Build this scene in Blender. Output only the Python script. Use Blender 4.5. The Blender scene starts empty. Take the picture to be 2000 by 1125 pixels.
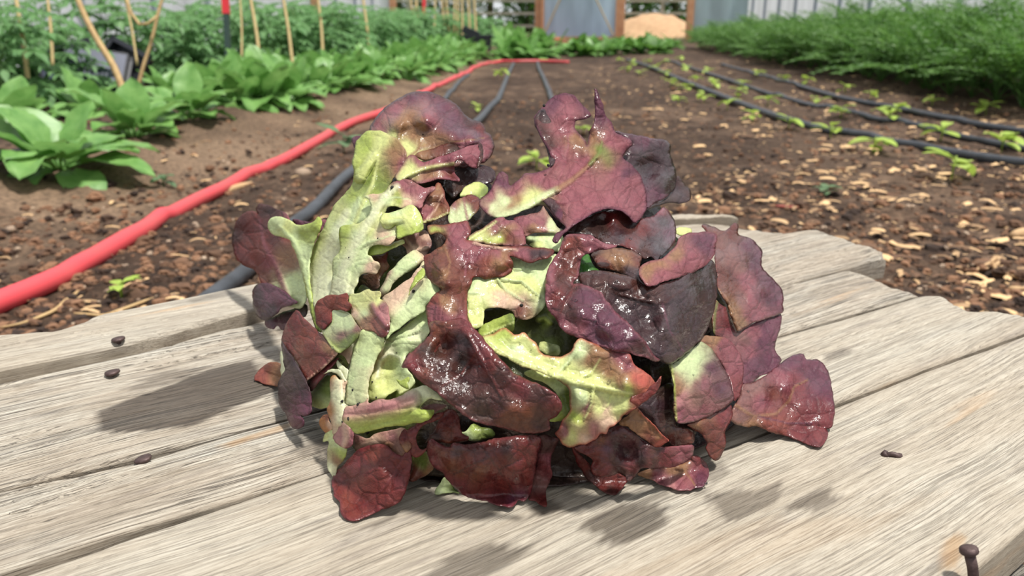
import bpy, math, random
import numpy as np
from mathutils import Vector, Matrix, noise
from mathutils.geometry import delaunay_2d_cdt

R = math.radians
C = bpy.context.scene.collection
FPX = 1558.0
PITCH = R(18.35)
SP, CP = math.sin(PITCH), math.cos(PITCH)
HB = 0.16            # camera above the boards
HS = 0.35            # camera above the soil
ZS = HB - HS         # soil level; the board tops are z = 0
random.seed(7)

# ------------------------------------------------------------------ helpers
def unproj(x, y, d):
    a = (x - 1000) / FPX; b = -(y - 562.5) / FPX
    return Vector((a * d, d * (CP + b * SP), HB + d * (b * CP - SP)))

def unproj_np(P, d):
    a = (P[:, 0] - 1000) / FPX; b = -(P[:, 1] - 562.5) / FPX
    return np.stack([a * d, d * (CP + b * SP), HB + d * (b * CP - SP)], 1)

def plane_depth(x, y, z=0.0):
    b = -(y - 562.5) / FPX
    return (HB - z) / (SP - b * CP)

def ground(x, y, z=ZS):
    return unproj(x, y, plane_depth(x, y, z))

def tag(o, label=None, cat=None, group=None, kind=None):
    if label: o['label'] = label
    if cat: o['category'] = cat
    if group: o['group'] = group
    if kind: o['kind'] = kind
    return o

def link(name, me, mat=None, parent=None):
    o = bpy.data.objects.new(name, me); C.objects.link(o)
    if mat is not None and hasattr(me, 'materials') and not me.materials: me.materials.append(mat)
    if parent is not None: o.parent = parent
    return o

def empty(name, loc=(0, 0, 0), rz=0.0):
    o = bpy.data.objects.new(name, None); C.objects.link(o)
    o.empty_display_size = 0.02
    o.location = loc; o.rotation_euler = (0, 0, rz)
    return o

class MB:
    def __init__(s): s.v = []; s.f = []
    def add(s, vs, fs):
        n = len(s.v); s.v.extend(tuple(p) for p in vs); s.f.extend(tuple(i + n for i in f) for f in fs)
    def box(s, c, h, rot=None):
        vs = []
        for x in (-1, 1):
            for y in (-1, 1):
                for z in (-1, 1):
                    p = Vector((x * h[0], y * h[1], z * h[2]))
                    if rot is not None: p = rot @ p
                    vs.append(p + Vector(c))
        s.add(vs, [(0, 1, 3, 2), (4, 6, 7, 5), (0, 4, 5, 1), (2, 3, 7, 6), (0, 2, 6, 4), (1, 5, 7, 3)])
    def tube(s, pts, rad, n=8, cap=True):
        pts = [Vector(p) for p in pts]; m = len(pts)
        rads = rad if isinstance(rad, (list, tuple)) else [rad] * m
        vs = []; up = Vector((0.13, 0.21, 1)).normalized()
        for i, p in enumerate(pts):
            t = (pts[min(i + 1, m - 1)] - pts[max(i - 1, 0)]).normalized()
            a = t.cross(up)
            if a.length < 1e-3: a = t.cross(Vector((1, 0, 0)))
            a.normalize(); b = t.cross(a).normalized()
            for k in range(n):
                w = 2 * math.pi * k / n
                vs.append(p + (a * math.cos(w) + b * math.sin(w)) * rads[i])
        fs = []
        for i in range(m - 1):
            for k in range(n):
                k2 = (k + 1) % n
                fs.append((i * n + k, i * n + k2, (i + 1) * n + k2, (i + 1) * n + k))
        if cap:
            fs.append(tuple(range(n - 1, -1, -1))); fs.append(tuple((m - 1) * n + k for k in range(n)))
        s.add(vs, fs)
    def mesh(s, name, smooth=False):
        me = bpy.data.meshes.new(name); me.from_pydata(s.v, [], s.f); me.update()
        if smooth: me.polygons.foreach_set('use_smooth', [True] * len(me.polygons))
        return me
    def build(s, name, mat, parent=None, smooth=False):
        me = s.mesh(name, smooth); me.materials.append(mat)
        return link(name, me, None, parent)

def spline(pts, step, closed=False):
    """centripetal-ish Catmull-Rom through the points, about `step` apart"""
    pts = [Vector(p) for p in pts]; n = len(pts); out = []
    rng = range(n if closed else n - 1)
    for i in rng:
        if closed: p0, p1, p2, p3 = pts[i - 1], pts[i], pts[(i + 1) % n], pts[(i + 2) % n]
        else: p0, p1, p2, p3 = pts[max(i - 1, 0)], pts[i], pts[i + 1], pts[min(i + 2, n - 1)]
        L = (p2 - p1).length
        k = max(1, int(round(L / step)))
        m1 = (p2 - p0) * 0.5; m2 = (p3 - p1) * 0.5
        for m in (m1, m2):
            if m.length > L * 1.2: m *= L * 1.2 / m.length
        for j in range(k):
            t = j / k; t2 = t * t; t3 = t2 * t
            out.append(p1 * (2 * t3 - 3 * t2 + 1) + m1 * (t3 - 2 * t2 + t) + p2 * (-2 * t3 + 3 * t2) + m2 * (t3 - t2))
    if not closed: out.append(pts[-1])
    return out

def srgb(r, g, b):
    f = lambda c: (c / 255 / 12.92) if c <= 10.31 else ((c / 255 + 0.055) / 1.055) ** 2.4
    return (f(r), f(g), f(b), 1.0)

# ------------------------------------------------------------------ materials
def new_mat(name):
    m = bpy.data.materials.new(name); m.use_nodes = True
    nt = m.node_tree; bs = nt.nodes['Principled BSDF']
    return m, nt, bs
def N(nt, t, **kw):
    n = nt.nodes.new(t)
    for k, v in kw.items(): setattr(n, k, v)
    return n
def setin(n, **kw):
    for k, v in kw.items(): n.inputs[k.replace('_', ' ')].default_value = v
def ramp(nt, stops, interp='LINEAR'):
    r = N(nt, 'ShaderNodeValToRGB'); cr = r.color_ramp; cr.interpolation = interp
    while len(cr.elements) > 1: cr.elements.remove(cr.elements[-1])
    for i, (p, c) in enumerate(stops):
        e = cr.elements[0] if i == 0 else cr.elements.new(p)
        e.position = p; e.color = c if len(c) == 4 else (*c, 1)
    return r
def mth(nt, op, a, b=None, c=None, clamp=False):
    n = N(nt, 'ShaderNodeMath', operation=op); n.use_clamp = clamp
    for i, v in enumerate((a, b, c)):
        if v is None: continue
        if isinstance(v, (int, float)): n.inputs[i].default_value = v
        else: nt.links.new(v, n.inputs[i])
    return n.outputs[0]
def mixc(nt, fac, a, b, mode='MIX'):
    n = N(nt, 'ShaderNodeMix', data_type='RGBA', blend_type=mode)
    for i, v in ((0, fac), (6, a), (7, b)):
        if isinstance(v, (int, float)): n.inputs[i].default_value = v
        elif isinstance(v, tuple): n.inputs[i].default_value = v
        else: nt.links.new(v, n.inputs[i])
    return n.outputs[2]
def translucent(nt, bs, col, fac):
    out = [n for n in nt.nodes if n.type == 'OUTPUT_MATERIAL'][0]
    tr = N(nt, 'ShaderNodeBsdfTranslucent'); mx = N(nt, 'ShaderNodeMixShader')
    if isinstance(col, tuple): tr.inputs[0].default_value = col
    else: nt.links.new(col, tr.inputs[0])
    mx.inputs[0].default_value = fac
    nt.links.new(bs.outputs[0], mx.inputs[1]); nt.links.new(tr.outputs[0], mx.inputs[2])
    nt.links.new(mx.outputs[0], out.inputs['Surface'])

def simple(name, col, rough=0.6, var=0.25, scale=30.0, bump=0.0, trans=0.0, spec=0.5, col2=None, metallic=0.0, island=0.0):
    m, nt, bs = new_mat(name)
    tc = N(nt, 'ShaderNodeTexCoord'); no = N(nt, 'ShaderNodeTexNoise')
    setin(no, Scale=scale, Detail=6.0, Roughness=0.6)
    nt.links.new(tc.outputs['Object'], no.inputs['Vector'])
    c2 = col2 or tuple(c * (1 - var) for c in col[:3]) + (1,)
    rp = ramp(nt, [(0.3, c2), (0.7, col)])
    fac = no.outputs['Fac']
    if island:
        ge = N(nt, 'ShaderNodeNewGeometry'); fac = mth(nt, 'ADD', mth(nt, 'MULTIPLY', ge.outputs['Random Per Island'], island), mth(nt, 'MULTIPLY', fac, 1 - island))
    nt.links.new(fac, rp.inputs[0]); nt.links.new(rp.outputs[0], bs.inputs['Base Color'])
    setin(bs, Roughness=rough, Metallic=metallic); bs.inputs['Specular IOR Level'].default_value = spec
    if bump:
        b = N(nt, 'ShaderNodeBump'); setin(b, Strength=bump, Distance=0.002)
        nt.links.new(no.outputs['Fac'], b.inputs['Height']); nt.links.new(b.outputs[0], bs.inputs['Normal'])
    if trans: translucent(nt, bs, rp.outputs[0], trans)
    return m

def lettuce_material():
    m, nt, bs = new_mat('lettuce_leaf_skin')
    pig = N(nt, 'ShaderNodeAttribute', attribute_name='pig')
    gls = N(nt, 'ShaderNodeAttribute', attribute_name='gls')
    cel = N(nt, 'ShaderNodeAttribute', attribute_name='cell')
    dk = N(nt, 'ShaderNodeAttribute', attribute_name='dark')   # pigment strength: 0 pale rib .. 1 anthocyanin
    uv = N(nt, 'ShaderNodeUVMap', uv_map='UVMap')
    # irregular pigment freckles
    n1 = N(nt, 'ShaderNodeTexNoise'); setin(n1, Scale=1.5, Detail=7.0, Roughness=0.62)
    nt.links.new(uv.outputs[0], n1.inputs['Vector'])
    n2 = N(nt, 'ShaderNodeTexNoise'); setin(n2, Scale=9.0, Detail=5.0, Roughness=0.6)
    nt.links.new(uv.outputs[0], n2.inputs['Vector'])
    sep = N(nt, 'ShaderNodeVectorMath', operation='SCALE'); sep.inputs[3].default_value = 0.35
    nt.links.new(n1.outputs['Color'], sep.inputs[0])
    add = N(nt, 'ShaderNodeVectorMath', operation='ADD')
    nt.links.new(uv.outputs[0], add.inputs[0]); nt.links.new(sep.outputs[0], add.inputs[1])
    vo = N(nt, 'ShaderNodeTexVoronoi', feature='DISTANCE_TO_EDGE', voronoi_dimensions='2D'); setin(vo, Scale=1.7)
    nt.links.new(add.outputs[0], vo.inputs['Vector'])
    vf = N(nt, 'ShaderNodeTexVoronoi', feature='DISTANCE_TO_EDGE', voronoi_dimensions='2D'); setin(vf, Scale=5.5)
    nt.links.new(add.outputs[0], vf.inputs['Vector'])
    vein1 = mth(nt, 'SUBTRACT', 1.0, mth(nt, 'DIVIDE', vo.outputs['Distance'], 0.05, clamp=True))
    vein2 = mth(nt, 'SUBTRACT', 1.0, mth(nt, 'DIVIDE', cel.outputs['Fac'], 0.10, clamp=True))
    vein3 = mth(nt, 'MULTIPLY', mth(nt, 'SUBTRACT', 1.0, mth(nt, 'DIVIDE', vf.outputs['Distance'], 0.05, clamp=True)), 0.35)
    vein = mth(nt, 'MAXIMUM', mth(nt, 'MULTIPLY', vein1, 0.8), mth(nt, 'MAXIMUM', mth(nt, 'MULTIPLY', vein2, 0.9), vein3))
    vein = mth(nt, 'MULTIPLY', vein, mth(nt, 'MULTIPLY_ADD', dk.outputs['Fac'], 0.85, 0.14))
    f = mth(nt, 'MULTIPLY_ADD', n1.outputs['Fac'], 1.6, -0.3, clamp=True)
    darker = mixc(nt, 1.0, pig.outputs['Color'], (0.62, 0.50, 0.55, 1), 'MULTIPLY')
    lighter = mixc(nt, 0.09, pig.outputs['Color'], (0.62, 0.46, 0.30, 1), 'MIX')
    base = mixc(nt, f, darker, lighter)
    fm = mth(nt, 'MULTIPLY_ADD', dk.outputs['Fac'], 0.75, 0.2)
    base = mixc(nt, fm, pig.outputs['Color'], base)
    spk = mth(nt, 'MULTIPLY', mth(nt, 'SUBTRACT', n2.outputs['Fac'], 0.5), 0.8)
    spk = mth(nt, 'ADD', 1.0, spk)
    cx = N(nt, 'ShaderNodeCombineColor')
    for i in range(3): nt.links.new(spk, cx.inputs[i])
    base = mixc(nt, 1.0, base, cx.outputs[0], 'MULTIPLY')
    veincol = mixc(nt, 1.0, base, (0.50, 0.36, 0.42, 1), 'MULTIPLY')
    col = mixc(nt, mth(nt, 'MULTIPLY', vein, 0.8), base, veincol)
    nt.links.new(col, bs.inputs['Base Color'])
    # wet film
    wn = N(nt, 'ShaderNodeTexNoise'); setin(wn, Scale=2.2, Detail=4.0, Roughness=0.6, Distortion=0.4)
    nt.links.new(uv.outputs[0], wn.inputs['Vector'])
    wet = mth(nt, 'MULTIPLY', gls.outputs['Fac'], mth(nt, 'MULTIPLY_ADD', wn.outputs['Fac'], 2.6, -0.4, clamp=True))
    rough = mth(nt, 'MULTIPLY_ADD', gls.outputs['Fac'], -0.30, 0.62)
    nt.links.new(rough, bs.inputs['Roughness'])
    nt.links.new(mth(nt, 'MULTIPLY_ADD', wet, 0.85, 0.03), bs.inputs['Coat Weight'])
    bs.inputs['Coat Roughness'].default_value = 0.14
    bs.inputs['Specular IOR Level'].default_value = 0.22
    # relief
    h = mth(nt, 'MULTIPLY', mth(nt, 'MINIMUM', vo.outputs['Distance'], 0.16), 2.2)
    h = mth(nt, 'ADD', h, mth(nt, 'MULTIPLY', mth(nt, 'MINIMUM', vf.outputs['Distance'], 0.2), 0.25))
    h = mth(nt, 'ADD', h, mth(nt, 'MULTIPLY', n2.outputs['Fac'], 0.2))
    h = mth(nt, 'MULTIPLY', h, mth(nt, 'MULTIPLY_ADD', dk.outputs['Fac'], 0.8, 0.3))
    b = N(nt, 'ShaderNodeBump'); setin(b, Strength=0.7, Distance=0.0016)
    nt.links.new(h, b.inputs['Height']); nt.links.new(b.outputs[0], bs.inputs['Normal'])
    b2 = N(nt, 'ShaderNodeBump'); setin(b2, Strength=0.5, Distance=0.0011)
    n3 = N(nt, 'ShaderNodeTexNoise'); setin(n3, Scale=5.0, Detail=3.0)
    nt.links.new(uv.outputs[0], n3.inputs['Vector'])
    nt.links.new(n3.outputs['Fac'], b2.inputs['Height']); nt.links.new(b2.outputs[0], bs.inputs['Coat Normal'])
    sat = N(nt, 'ShaderNodeHueSaturation'); setin(sat, Saturation=1.1, Value=1.15)
    nt.links.new(col, sat.inputs['Color'])
    translucent(nt, bs, sat.outputs[0], 0.27)
    return m

def wood_material(name, bright=1.0, warm=0.0, cr=1.0):
    m, nt, bs = new_mat(name)
    tc = N(nt, 'ShaderNodeTexCoord')
    def stretched(sx, sy, detail=6.0, rough=0.6, dist=0.0, loc=(0, 0, 0)):
        mp = N(nt, 'ShaderNodeMapping'); mp.inputs['Scale'].default_value = (sx, sy, sy)
        mp.inputs['Location'].default_value = loc
        nt.links.new(warp, mp.inputs['Vector'])
        n = N(nt, 'ShaderNodeTexNoise'); setin(n, Scale=1.0, Detail=detail, Roughness=rough, Distortion=dist)
        nt.links.new(mp.outputs[0], n.inputs['Vector']); return n.outputs['Fac']
    # grain wanders a little
    w = N(nt, 'ShaderNodeTexNoise'); setin(w, Scale=7.0, Detail=2.0)
    nt.links.new(tc.outputs['Object'], w.inputs['Vector'])
    sb = N(nt, 'ShaderNodeVectorMath', operation='SUBTRACT'); sb.inputs[1].default_value = (0.5, 0.5, 0.5)
    nt.links.new(w.outputs['Color'], sb.inputs[0])
    mu = N(nt, 'ShaderNodeVectorMath', operation='MULTIPLY'); mu.inputs[1].default_value = (0.0, 0.014, 0.0)
    nt.links.new(sb.outputs[0], mu.inputs[0])
    ad = N(nt, 'ShaderNodeVectorMath', operation='ADD')
    nt.links.new(tc.outputs['Object'], ad.inputs[0]); nt.links.new(mu.outputs[0], ad.inputs[1])
    warp = ad.outputs[0]
    broad = stretched(5, 45, 4)
    fine = stretched(34, 900, 6, 0.7)
    fibre = stretched(170, 3000, 4, 0.65)
    crk = stretched(4.5, 300, 4, 0.55, 0.0, (3.1, 0, 0))
    patch = N(nt, 'ShaderNodeTexNoise'); setin(patch, Scale=9.0, Detail=5.0, Roughness=0.65)
    nt.links.new(warp, patch.inputs['Vector'])
    k = bright * 0.67
    rp = ramp(nt, [(0.25, (0.36 * k, 0.295 * k, 0.225 * k)), (0.45, (0.52 * k, 0.455 * k, 0.37 * k)), (0.6, (0.62 * k, 0.58 * k, 0.50 * k)), (0.8, (0.56 * k, 0.55 * k, 0.53 * k))])
    nt.links.new(mth(nt, 'MULTIPLY_ADD', broad, 0.55, mth(nt, 'MULTIPLY', patch.outputs['Fac'], 0.45)), rp.inputs[0])
    fr = ramp(nt, [(0.33, (0.36, 0.33, 0.30)), (0.45, (0.82, 0.80, 0.77)), (0.62, (1.18, 1.19, 1.20))])
    nt.links.new(fine, fr.inputs[0])
    col = mixc(nt, warm, rp.outputs[0], (0.38 * bright, 0.335 * bright, 0.265 * bright, 1))
    col = mixc(nt, 0.85 * (0.35 + .65 * cr), col, fr.outputs[0], 'MULTIPLY')
    fb = ramp(nt, [(0.36, (0.50, 0.47, 0.44)), (0.52, (1.06, 1.06, 1.06))])
    nt.links.new(fibre, fb.inputs[0])
    col = mixc(nt, 0.7 * (0.5 + .5 * cr), col, fb.outputs[0], 'MULTIPLY')
    # drying cracks: thin dark lines along the grain
    ridge = mth(nt, 'ABSOLUTE', mth(nt, 'SUBTRACT', crk, 0.5))
    lim = mth(nt, 'MULTIPLY_ADD', patch.outputs['Fac'], 0.060, -0.018)
    line = mth(nt, 'SUBTRACT', 1.0, mth(nt, 'DIVIDE', ridge, mth(nt, 'MAXIMUM', lim, 0.001), clamp=True))
    crk2 = stretched(3.0, 520, 3, 0.5, 0.0, (9.1, 4, 0))
    lim2 = mth(nt, 'MAXIMUM', mth(nt, 'MULTIPLY_ADD', broad, 0.12, -0.045), 0.001)
    line2 = mth(nt, 'SUBTRACT', 1.0, mth(nt, 'DIVIDE', mth(nt, 'ABSOLUTE', mth(nt, 'SUBTRACT', crk2, 0.5)), lim2, clamp=True))
    line = mth(nt, 'MAXIMUM', line, mth(nt, 'MULTIPLY', line2, 0.9))
    col = mixc(nt, mth(nt, 'MULTIPLY', line, 0.9 * cr), col, (0.06, 0.048, 0.04, 1))
    # greyed and stained streaks
    st = stretched(11, 110, 5, 0.65, 0.3, (7.7, 2.0, 0))
    sf = mth(nt, 'MULTIPLY_ADD', st, 7.0, -3.95, clamp=True)
    col = mixc(nt, mth(nt, 'MULTIPLY', sf, 0.55), col, (0.13, 0.11, 0.10, 1))
    orange = stretched(6, 60, 3, 0.5, 0.0, (1.7, 5.0, 0))
    of = mth(nt, 'MULTIPLY_ADD', orange, 9.0, -6.0, clamp=True)
    col = mixc(nt, mth(nt, 'MULTIPLY', of, 0.45), col, (0.50, 0.29, 0.13, 1))
    wet = N(nt, 'ShaderNodeAttribute', attribute_name='wet')
    col = mixc(nt, mth(nt, 'MULTIPLY', wet.outputs['Fac'], 0.92), col, mixc(nt, 1.0, col, (0.19, 0.165, 0.15, 1), 'MULTIPLY'))
    rust = N(nt, 'ShaderNodeAttribute', attribute_name='rust')
    col = mixc(nt, mth(nt, 'MULTIPLY', rust.outputs['Fac'], 0.8), col, (0.34, 0.18, 0.055, 1))
    edge = N(nt, 'ShaderNodeAttribute', attribute_name='raw')
    col = mixc(nt, mth(nt, 'MULTIPLY', edge.outputs['Fac'], 0.7), col, (0.22, 0.16, 0.105, 1))
    nt.links.new(col, bs.inputs['Base Color'])
    nt.links.new(mth(nt, 'MULTIPLY_ADD', wet.outputs['Fac'], -0.2, 0.72), bs.inputs['Roughness'])
    bs.inputs['Specular IOR Level'].default_value = 0.35
    h = mth(nt, 'ADD', mth(nt, 'MULTIPLY', fine, 0.7), mth(nt, 'MULTIPLY', fibre, 0.35))
    h = mth(nt, 'SUBTRACT', h, mth(nt, 'MULTIPLY', line, 0.9))
    b = N(nt, 'ShaderNodeBump'); setin(b, Strength=0.75 * (.4 + .6 * cr), Distance=0.0008)
    nt.links.new(h, b.inputs['Height']); nt.links.new(b.outputs[0], bs.inputs['Normal'])
    return m

def soil_material():
    m, nt, bs = new_mat('garden_soil')
    tc = N(nt, 'ShaderNodeTexCoord')
    def no(s, d=8.0, r=0.65):
        n = N(nt, 'ShaderNodeTexNoise'); setin(n, Scale=s, Detail=d, Roughness=r)
        nt.links.new(tc.outputs['Object'], n.inputs['Vector']); return n
    a, b, c = no(1.6, 5), no(14), no(90, 4)
    rp = ramp(nt, [(0.33, (0.020, 0.012, 0.008)), (0.5, (0.050, 0.031, 0.021)), (0.68, (0.15, 0.10, 0.068))])
    nt.links.new(mth(nt, 'ADD', mth(nt, 'MULTIPLY', a.outputs['Fac'], 0.45), mth(nt, 'MULTIPLY', b.outputs['Fac'], 0.55)), rp.inputs[0])
    g = ramp(nt, [(0.35, (0.5, 0.5, 0.5)), (0.62, (1.45, 1.4, 1.35))])
    nt.links.new(c.outputs['Fac'], g.inputs[0])
    col = mixc(nt, 0.8, rp.outputs[0], g.outputs[0], 'MULTIPLY')
    dry = N(nt, 'ShaderNodeAttribute', attribute_name='dry')
    col = mixc(nt, mth(nt, 'MULTIPLY', dry.outputs['Fac'], 0.75), col, mixc(nt, 0.8, (0.20, 0.138, 0.092, 1), g.outputs[0], 'MULTIPLY'))
    nt.links.new(col, bs.inputs['Base Color']); setin(bs, Roughness=0.92)
    bs.inputs['Specular IOR Level'].default_value = 0.2
    bp = N(nt, 'ShaderNodeBump'); setin(bp, Strength=0.8, Distance=0.012)
    nt.links.new(mth(nt, 'ADD', b.outputs['Fac'], mth(nt, 'MULTIPLY', c.outputs['Fac'], 0.35)), bp.inputs['Height'])
    nt.links.new(bp.outputs[0], bs.inputs['Normal'])
    return m

def film_material(name, col, period, trans=0.5):
    """milky corrugated greenhouse sheet"""
    m, nt, bs = new_mat(name)
    tc = N(nt, 'ShaderNodeTexCoord')
    mp = N(nt, 'ShaderNodeMapping'); mp.inputs['Scale'].default_value = (0.7, 0.7, 0.12)
    nt.links.new(tc.outputs['Object'], mp.inputs[0])
    no = N(nt, 'ShaderNodeTexNoise'); setin(no, Scale=4.0, Detail=4.0)
    nt.links.new(mp.outputs[0], no.inputs['Vector'])
    rp = ramp(nt, [(0.3, tuple(c * 0.72 for c in col[:3])), (0.7, col[:3])])
    nt.links.new(no.outputs['Fac'], rp.inputs[0]); nt.links.new(rp.outputs[0], bs.inputs['Base Color'])
    setin(bs, Roughness=0.35)
    translucent(nt, bs, rp.outputs[0], trans)
    return m

M = {}
M['lettuce'] = lettuce_material()
M['wood'] = wood_material('weathered_board', 1.06)
M['smoothwood'] = wood_material('smoother_pale_board', 1.03, 0.4, 0.5)
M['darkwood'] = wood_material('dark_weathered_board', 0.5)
M['soil'] = soil_material()
M['spinach'] = simple('broad_leaf_green', srgb(140, 182, 104), 0.42, 0.3, 25, 0.4, 0.36, col2=srgb(96, 146, 70))
M['spinach_rib'] = simple('broad_leaf_petiole', srgb(170, 205, 115), 0.5, 0.2, 20, 0, 0.2)
M['tomato'] = simple('tomato_foliage', srgb(128, 168, 110), 0.55, 0.3, 18, 0.2, 0.45, col2=srgb(88, 134, 80))
M['tomato_stem'] = simple('tomato_stem', srgb(90, 125, 65), 0.6, 0.2, 20)
M['carrot'] = simple('carrot_foliage', srgb(108, 150, 66), 0.55, 0.3, 12, 0, 0.36, col2=srgb(58, 102, 42))
M['seedling'] = simple('seedling_leaf', srgb(178, 205, 90), 0.45, 0.2, 30, 0, 0.35)
M['weed'] = simple('grey_green_weed', srgb(95, 125, 85), 0.6, 0.2, 30, 0, 0.25)
M['hose_red'] = simple('dusty_red_hose', srgb(212, 66, 76), 0.5, 0.2, 9, 0.15, col2=srgb(186, 76, 76))
M['pipe'] = simple('dusty_black_pipe', srgb(66, 70, 76), 0.45, 0.3, 25, 0.1, col2=srgb(42, 44, 49))
M['black'] = simple('black_plastic', srgb(38, 40, 48), 0.45, 0.3, 10)
M['grey_tray'] = simple('grey_blue_tray', srgb(70, 76, 98), 0.4, 0.3, 10)
M['straw'] = simple('dry_straw', srgb(208, 172, 126), 0.75, 0.3, 40, col2=srgb(96, 68, 46), island=.8)
M['stone'] = simple('pale_stone', srgb(168, 146, 124), 0.8, 0.3, 40, 0.3, col2=srgb(84, 60, 46), island=.8)
M['clod'] = simple('soil_clod', srgb(126, 92, 68), 0.95, 0.3, 60, 0.6, col2=srgb(44, 30, 22), island=.7)
M['twine'] = simple('tan_twine', srgb(205, 180, 130), 0.85, 0.25, 80, 0.3)
M['twig'] = simple('dry_stem', srgb(196, 166, 118), 0.8, 0.3, 40, 0.3, col2=srgb(160, 130, 90))
M['red_paint'] = simple('red_paint', srgb(205, 40, 50), 0.4, 0.1)
M['post_green'] = simple('dark_green_paint', srgb(40, 62, 55), 0.4, 0.2)
M['timber'] = simple('orange_timber', srgb(208, 160, 120), 0.7, 0.25, 6, col2=srgb(180, 126, 92))
M['fence'] = simple('grey_fence_wood', srgb(160, 150, 140), 0.8, 0.25, 6)
M['hay'] = simple('hay_mound', srgb(185, 152, 116), 0.9, 0.25, 9, 0.5, col2=srgb(165, 130, 98))
M['grass'] = simple('outdoor_grass', srgb(125, 165, 90), 0.8, 0.3, 5)
M['tree'] = simple('tree_foliage', srgb(90, 118, 62), 0.7, 0.35, 3, 0, 0.2, col2=srgb(52, 76, 38))
M['trunk'] = simple('tree_bark', srgb(95, 78, 62), 0.9, 0.3, 8)
M['film'] = film_material('milky_greenhouse_film', srgb(247, 250, 252), 0.1, 0.6)
M['door_film'] = film_material('door_sheet', srgb(228, 240, 254), 0.1, 0.85)
M['clear_film'] = film_material('clear_sheet', srgb(214, 228, 234), 0.1, 0.7)
M['clear_film'].node_tree.nodes['Principled BSDF'].inputs['Roughness'].default_value = 0.12
M['rib'] = simple('grey_wall_rib', srgb(150, 160, 170), 0.5, 0.1)
M['rust'] = simple('rusty_nail', srgb(92, 74, 72), 0.55, 0.35, 300, 0.3, col2=srgb(60, 45, 42), metallic=0.4)
M['speck'] = simple('black_soil_crumb', srgb(28, 26, 24), 0.8, 0.2)
M['litter_red'] = simple('red_stem', srgb(150, 70, 60), 0.7, 0.2)
def water():
    m, nt, bs = new_mat('water_bead')
    setin(bs, Roughness=0.02, IOR=1.33); bs.inputs['Transmission Weight'].default_value = 1.0
    bs.inputs['Base Color'].default_value = (1, 1, 1, 1)
    return m
M['water'] = water()

# ------------------------------------------------------------------ boards
G = Vector((0.814, 0.581)).normalized()         # grain direction on the board plane
GN = Vector((G.y, -G.x))                        # across, towards the camera
def uv_of(px, py, z=0.0):
    p = ground(px, py, z); q = Vector((p.x, p.y))
    return (q.dot(G), q.dot(GN))
BM = Matrix(((G.x, GN.x, 0, 0), (G.y, GN.y, 0, 0), (0, 0, -1, 0), (0, 0, 0, 1)))  # local (u, v, -z); proper rotation
def line_fn(pxs):
    P = sorted(uv_of(*p) for p in pxs)
    us = np.array([p[0] for p in P]); vs = np.array([p[1] for p in P])
    def f(u):
        u = np.asarray(u, float); r = np.interp(u, us, vs)
        s0 = (vs[1] - vs[0]) / (us[1] - us[0]); s1 = (vs[-1] - vs[-2]) / (us[-1] - us[-2])
        s0 = max(-0.05, min(0.05, s0)); s1 = max(-0.05, min(0.05, s1))
        r = np.where(u < us[0], vs[0] + s0 * (u - us[0]), r)
        return np.where(u > us[-1], vs[-1] + s1 * (u - us[-1]), r)
    return f
EB0 = line_fn([(0, 672), (110, 662), (160, 648), (200, 630), (350, 603), (500, 570), (1320, 430)])
EB1 = line_fn([(0, 742), (250, 690), (500, 624), (1320, 438), (1445, 434)])
EB2 = line_fn([(0, 955), (280, 890), (560, 815), (1530, 556), (1650, 524)])
EB3 = line_fn([(0, 1115), (300, 1020), (600, 930), (1530, 652), (1800, 572)])
EB4 = line_fn([(1340, 905), (1630, 790), (1800, 722), (1900, 686), (2000, 650)])
EB5 = line_fn([(1700, 1285), (1900, 1128), (2000, 1040)])
def end_fn(pxs):
    P = sorted(((uv_of(*p)[1], uv_of(*p)[0]) for p in pxs))
    return lambda v: np.interp(v, [p[0] for p in P], [p[1] for p in P])
EE1 = end_fn([(1320, 428), (1400, 430), (1440, 433), (1446, 440)])
EE2 = end_fn([(1455, 445), (1500, 450), (1545, 455), (1600, 446), (1640, 462), (1700, 478), (1725, 488), (1732, 500)])
EE3 = end_fn([(1650, 522), (1690, 531), (1720, 545), (1745, 560), (1800, 570)])
EE4 = end_fn([(1805, 573), (1840, 575), (1870, 592), (1905, 606), (1950, 607), (2000, 612), (2060, 628)])
EE5 = end_fn([(2100, 620), (2250, 760), (2350, 900)])

STAINS = [  # outlines of the wet patches and old stains (photo pixels, laid onto the boards)
 (1.0, [(190, 842), (196, 800), (300, 762), (420, 715), (490, 697), (500, 715), (545, 740), (552, 765), (450, 798), (370, 830), (260, 842)]),
 (.6, [(225, 760), (330, 722), (420, 712), (330, 748), (260, 765)]),
 (.85, [(1122, 1032), (1150, 1008), (1215, 982), (1290, 992), (1288, 1005), (1312, 1028), (1270, 1055), (1200, 1068), (1160, 1050), (1170, 1035)]),
 (.7, [(1365, 965), (1420, 950), (1470, 958), (1530, 942), (1515, 985), (1450, 1016), (1390, 1003)]),
 (.75, [(1528, 997), (1560, 972), (1612, 953), (1646, 975), (1630, 1000), (1575, 1011)]),
 (.8, [(820, 1135), (880, 1092), (960, 1066), (1050, 1058), (1035, 1085), (960, 1120), (900, 1145)]),
 (.6, [(1200, 990), (1260, 975), (1300, 965), (1260, 985)]),
 (.7, [(1045, 990), (1075, 985), (1090, 1000), (1060, 1003)]),
 (.5, [(375, 605), (440, 590), (445, 598), (385, 609)]),
 (.5, [(1515, 668), (1560, 655), (1575, 660), (1525, 676)]),
 (.5, [(1605, 692), (1650, 678), (1660, 686), (1615, 702)]),
 (.6, [(715, 1032), (770, 1012), (765, 1022), (725, 1038)]),
 (.5, [(1380, 918), (1400, 905), (1425, 925), (1395, 945)]),
 (.5, [(560, 880), (640, 850), (640, 870), (590, 892)]),
 (.6, [(230, 905), (270, 893), (300, 890), (270, 905)]),
]
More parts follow.
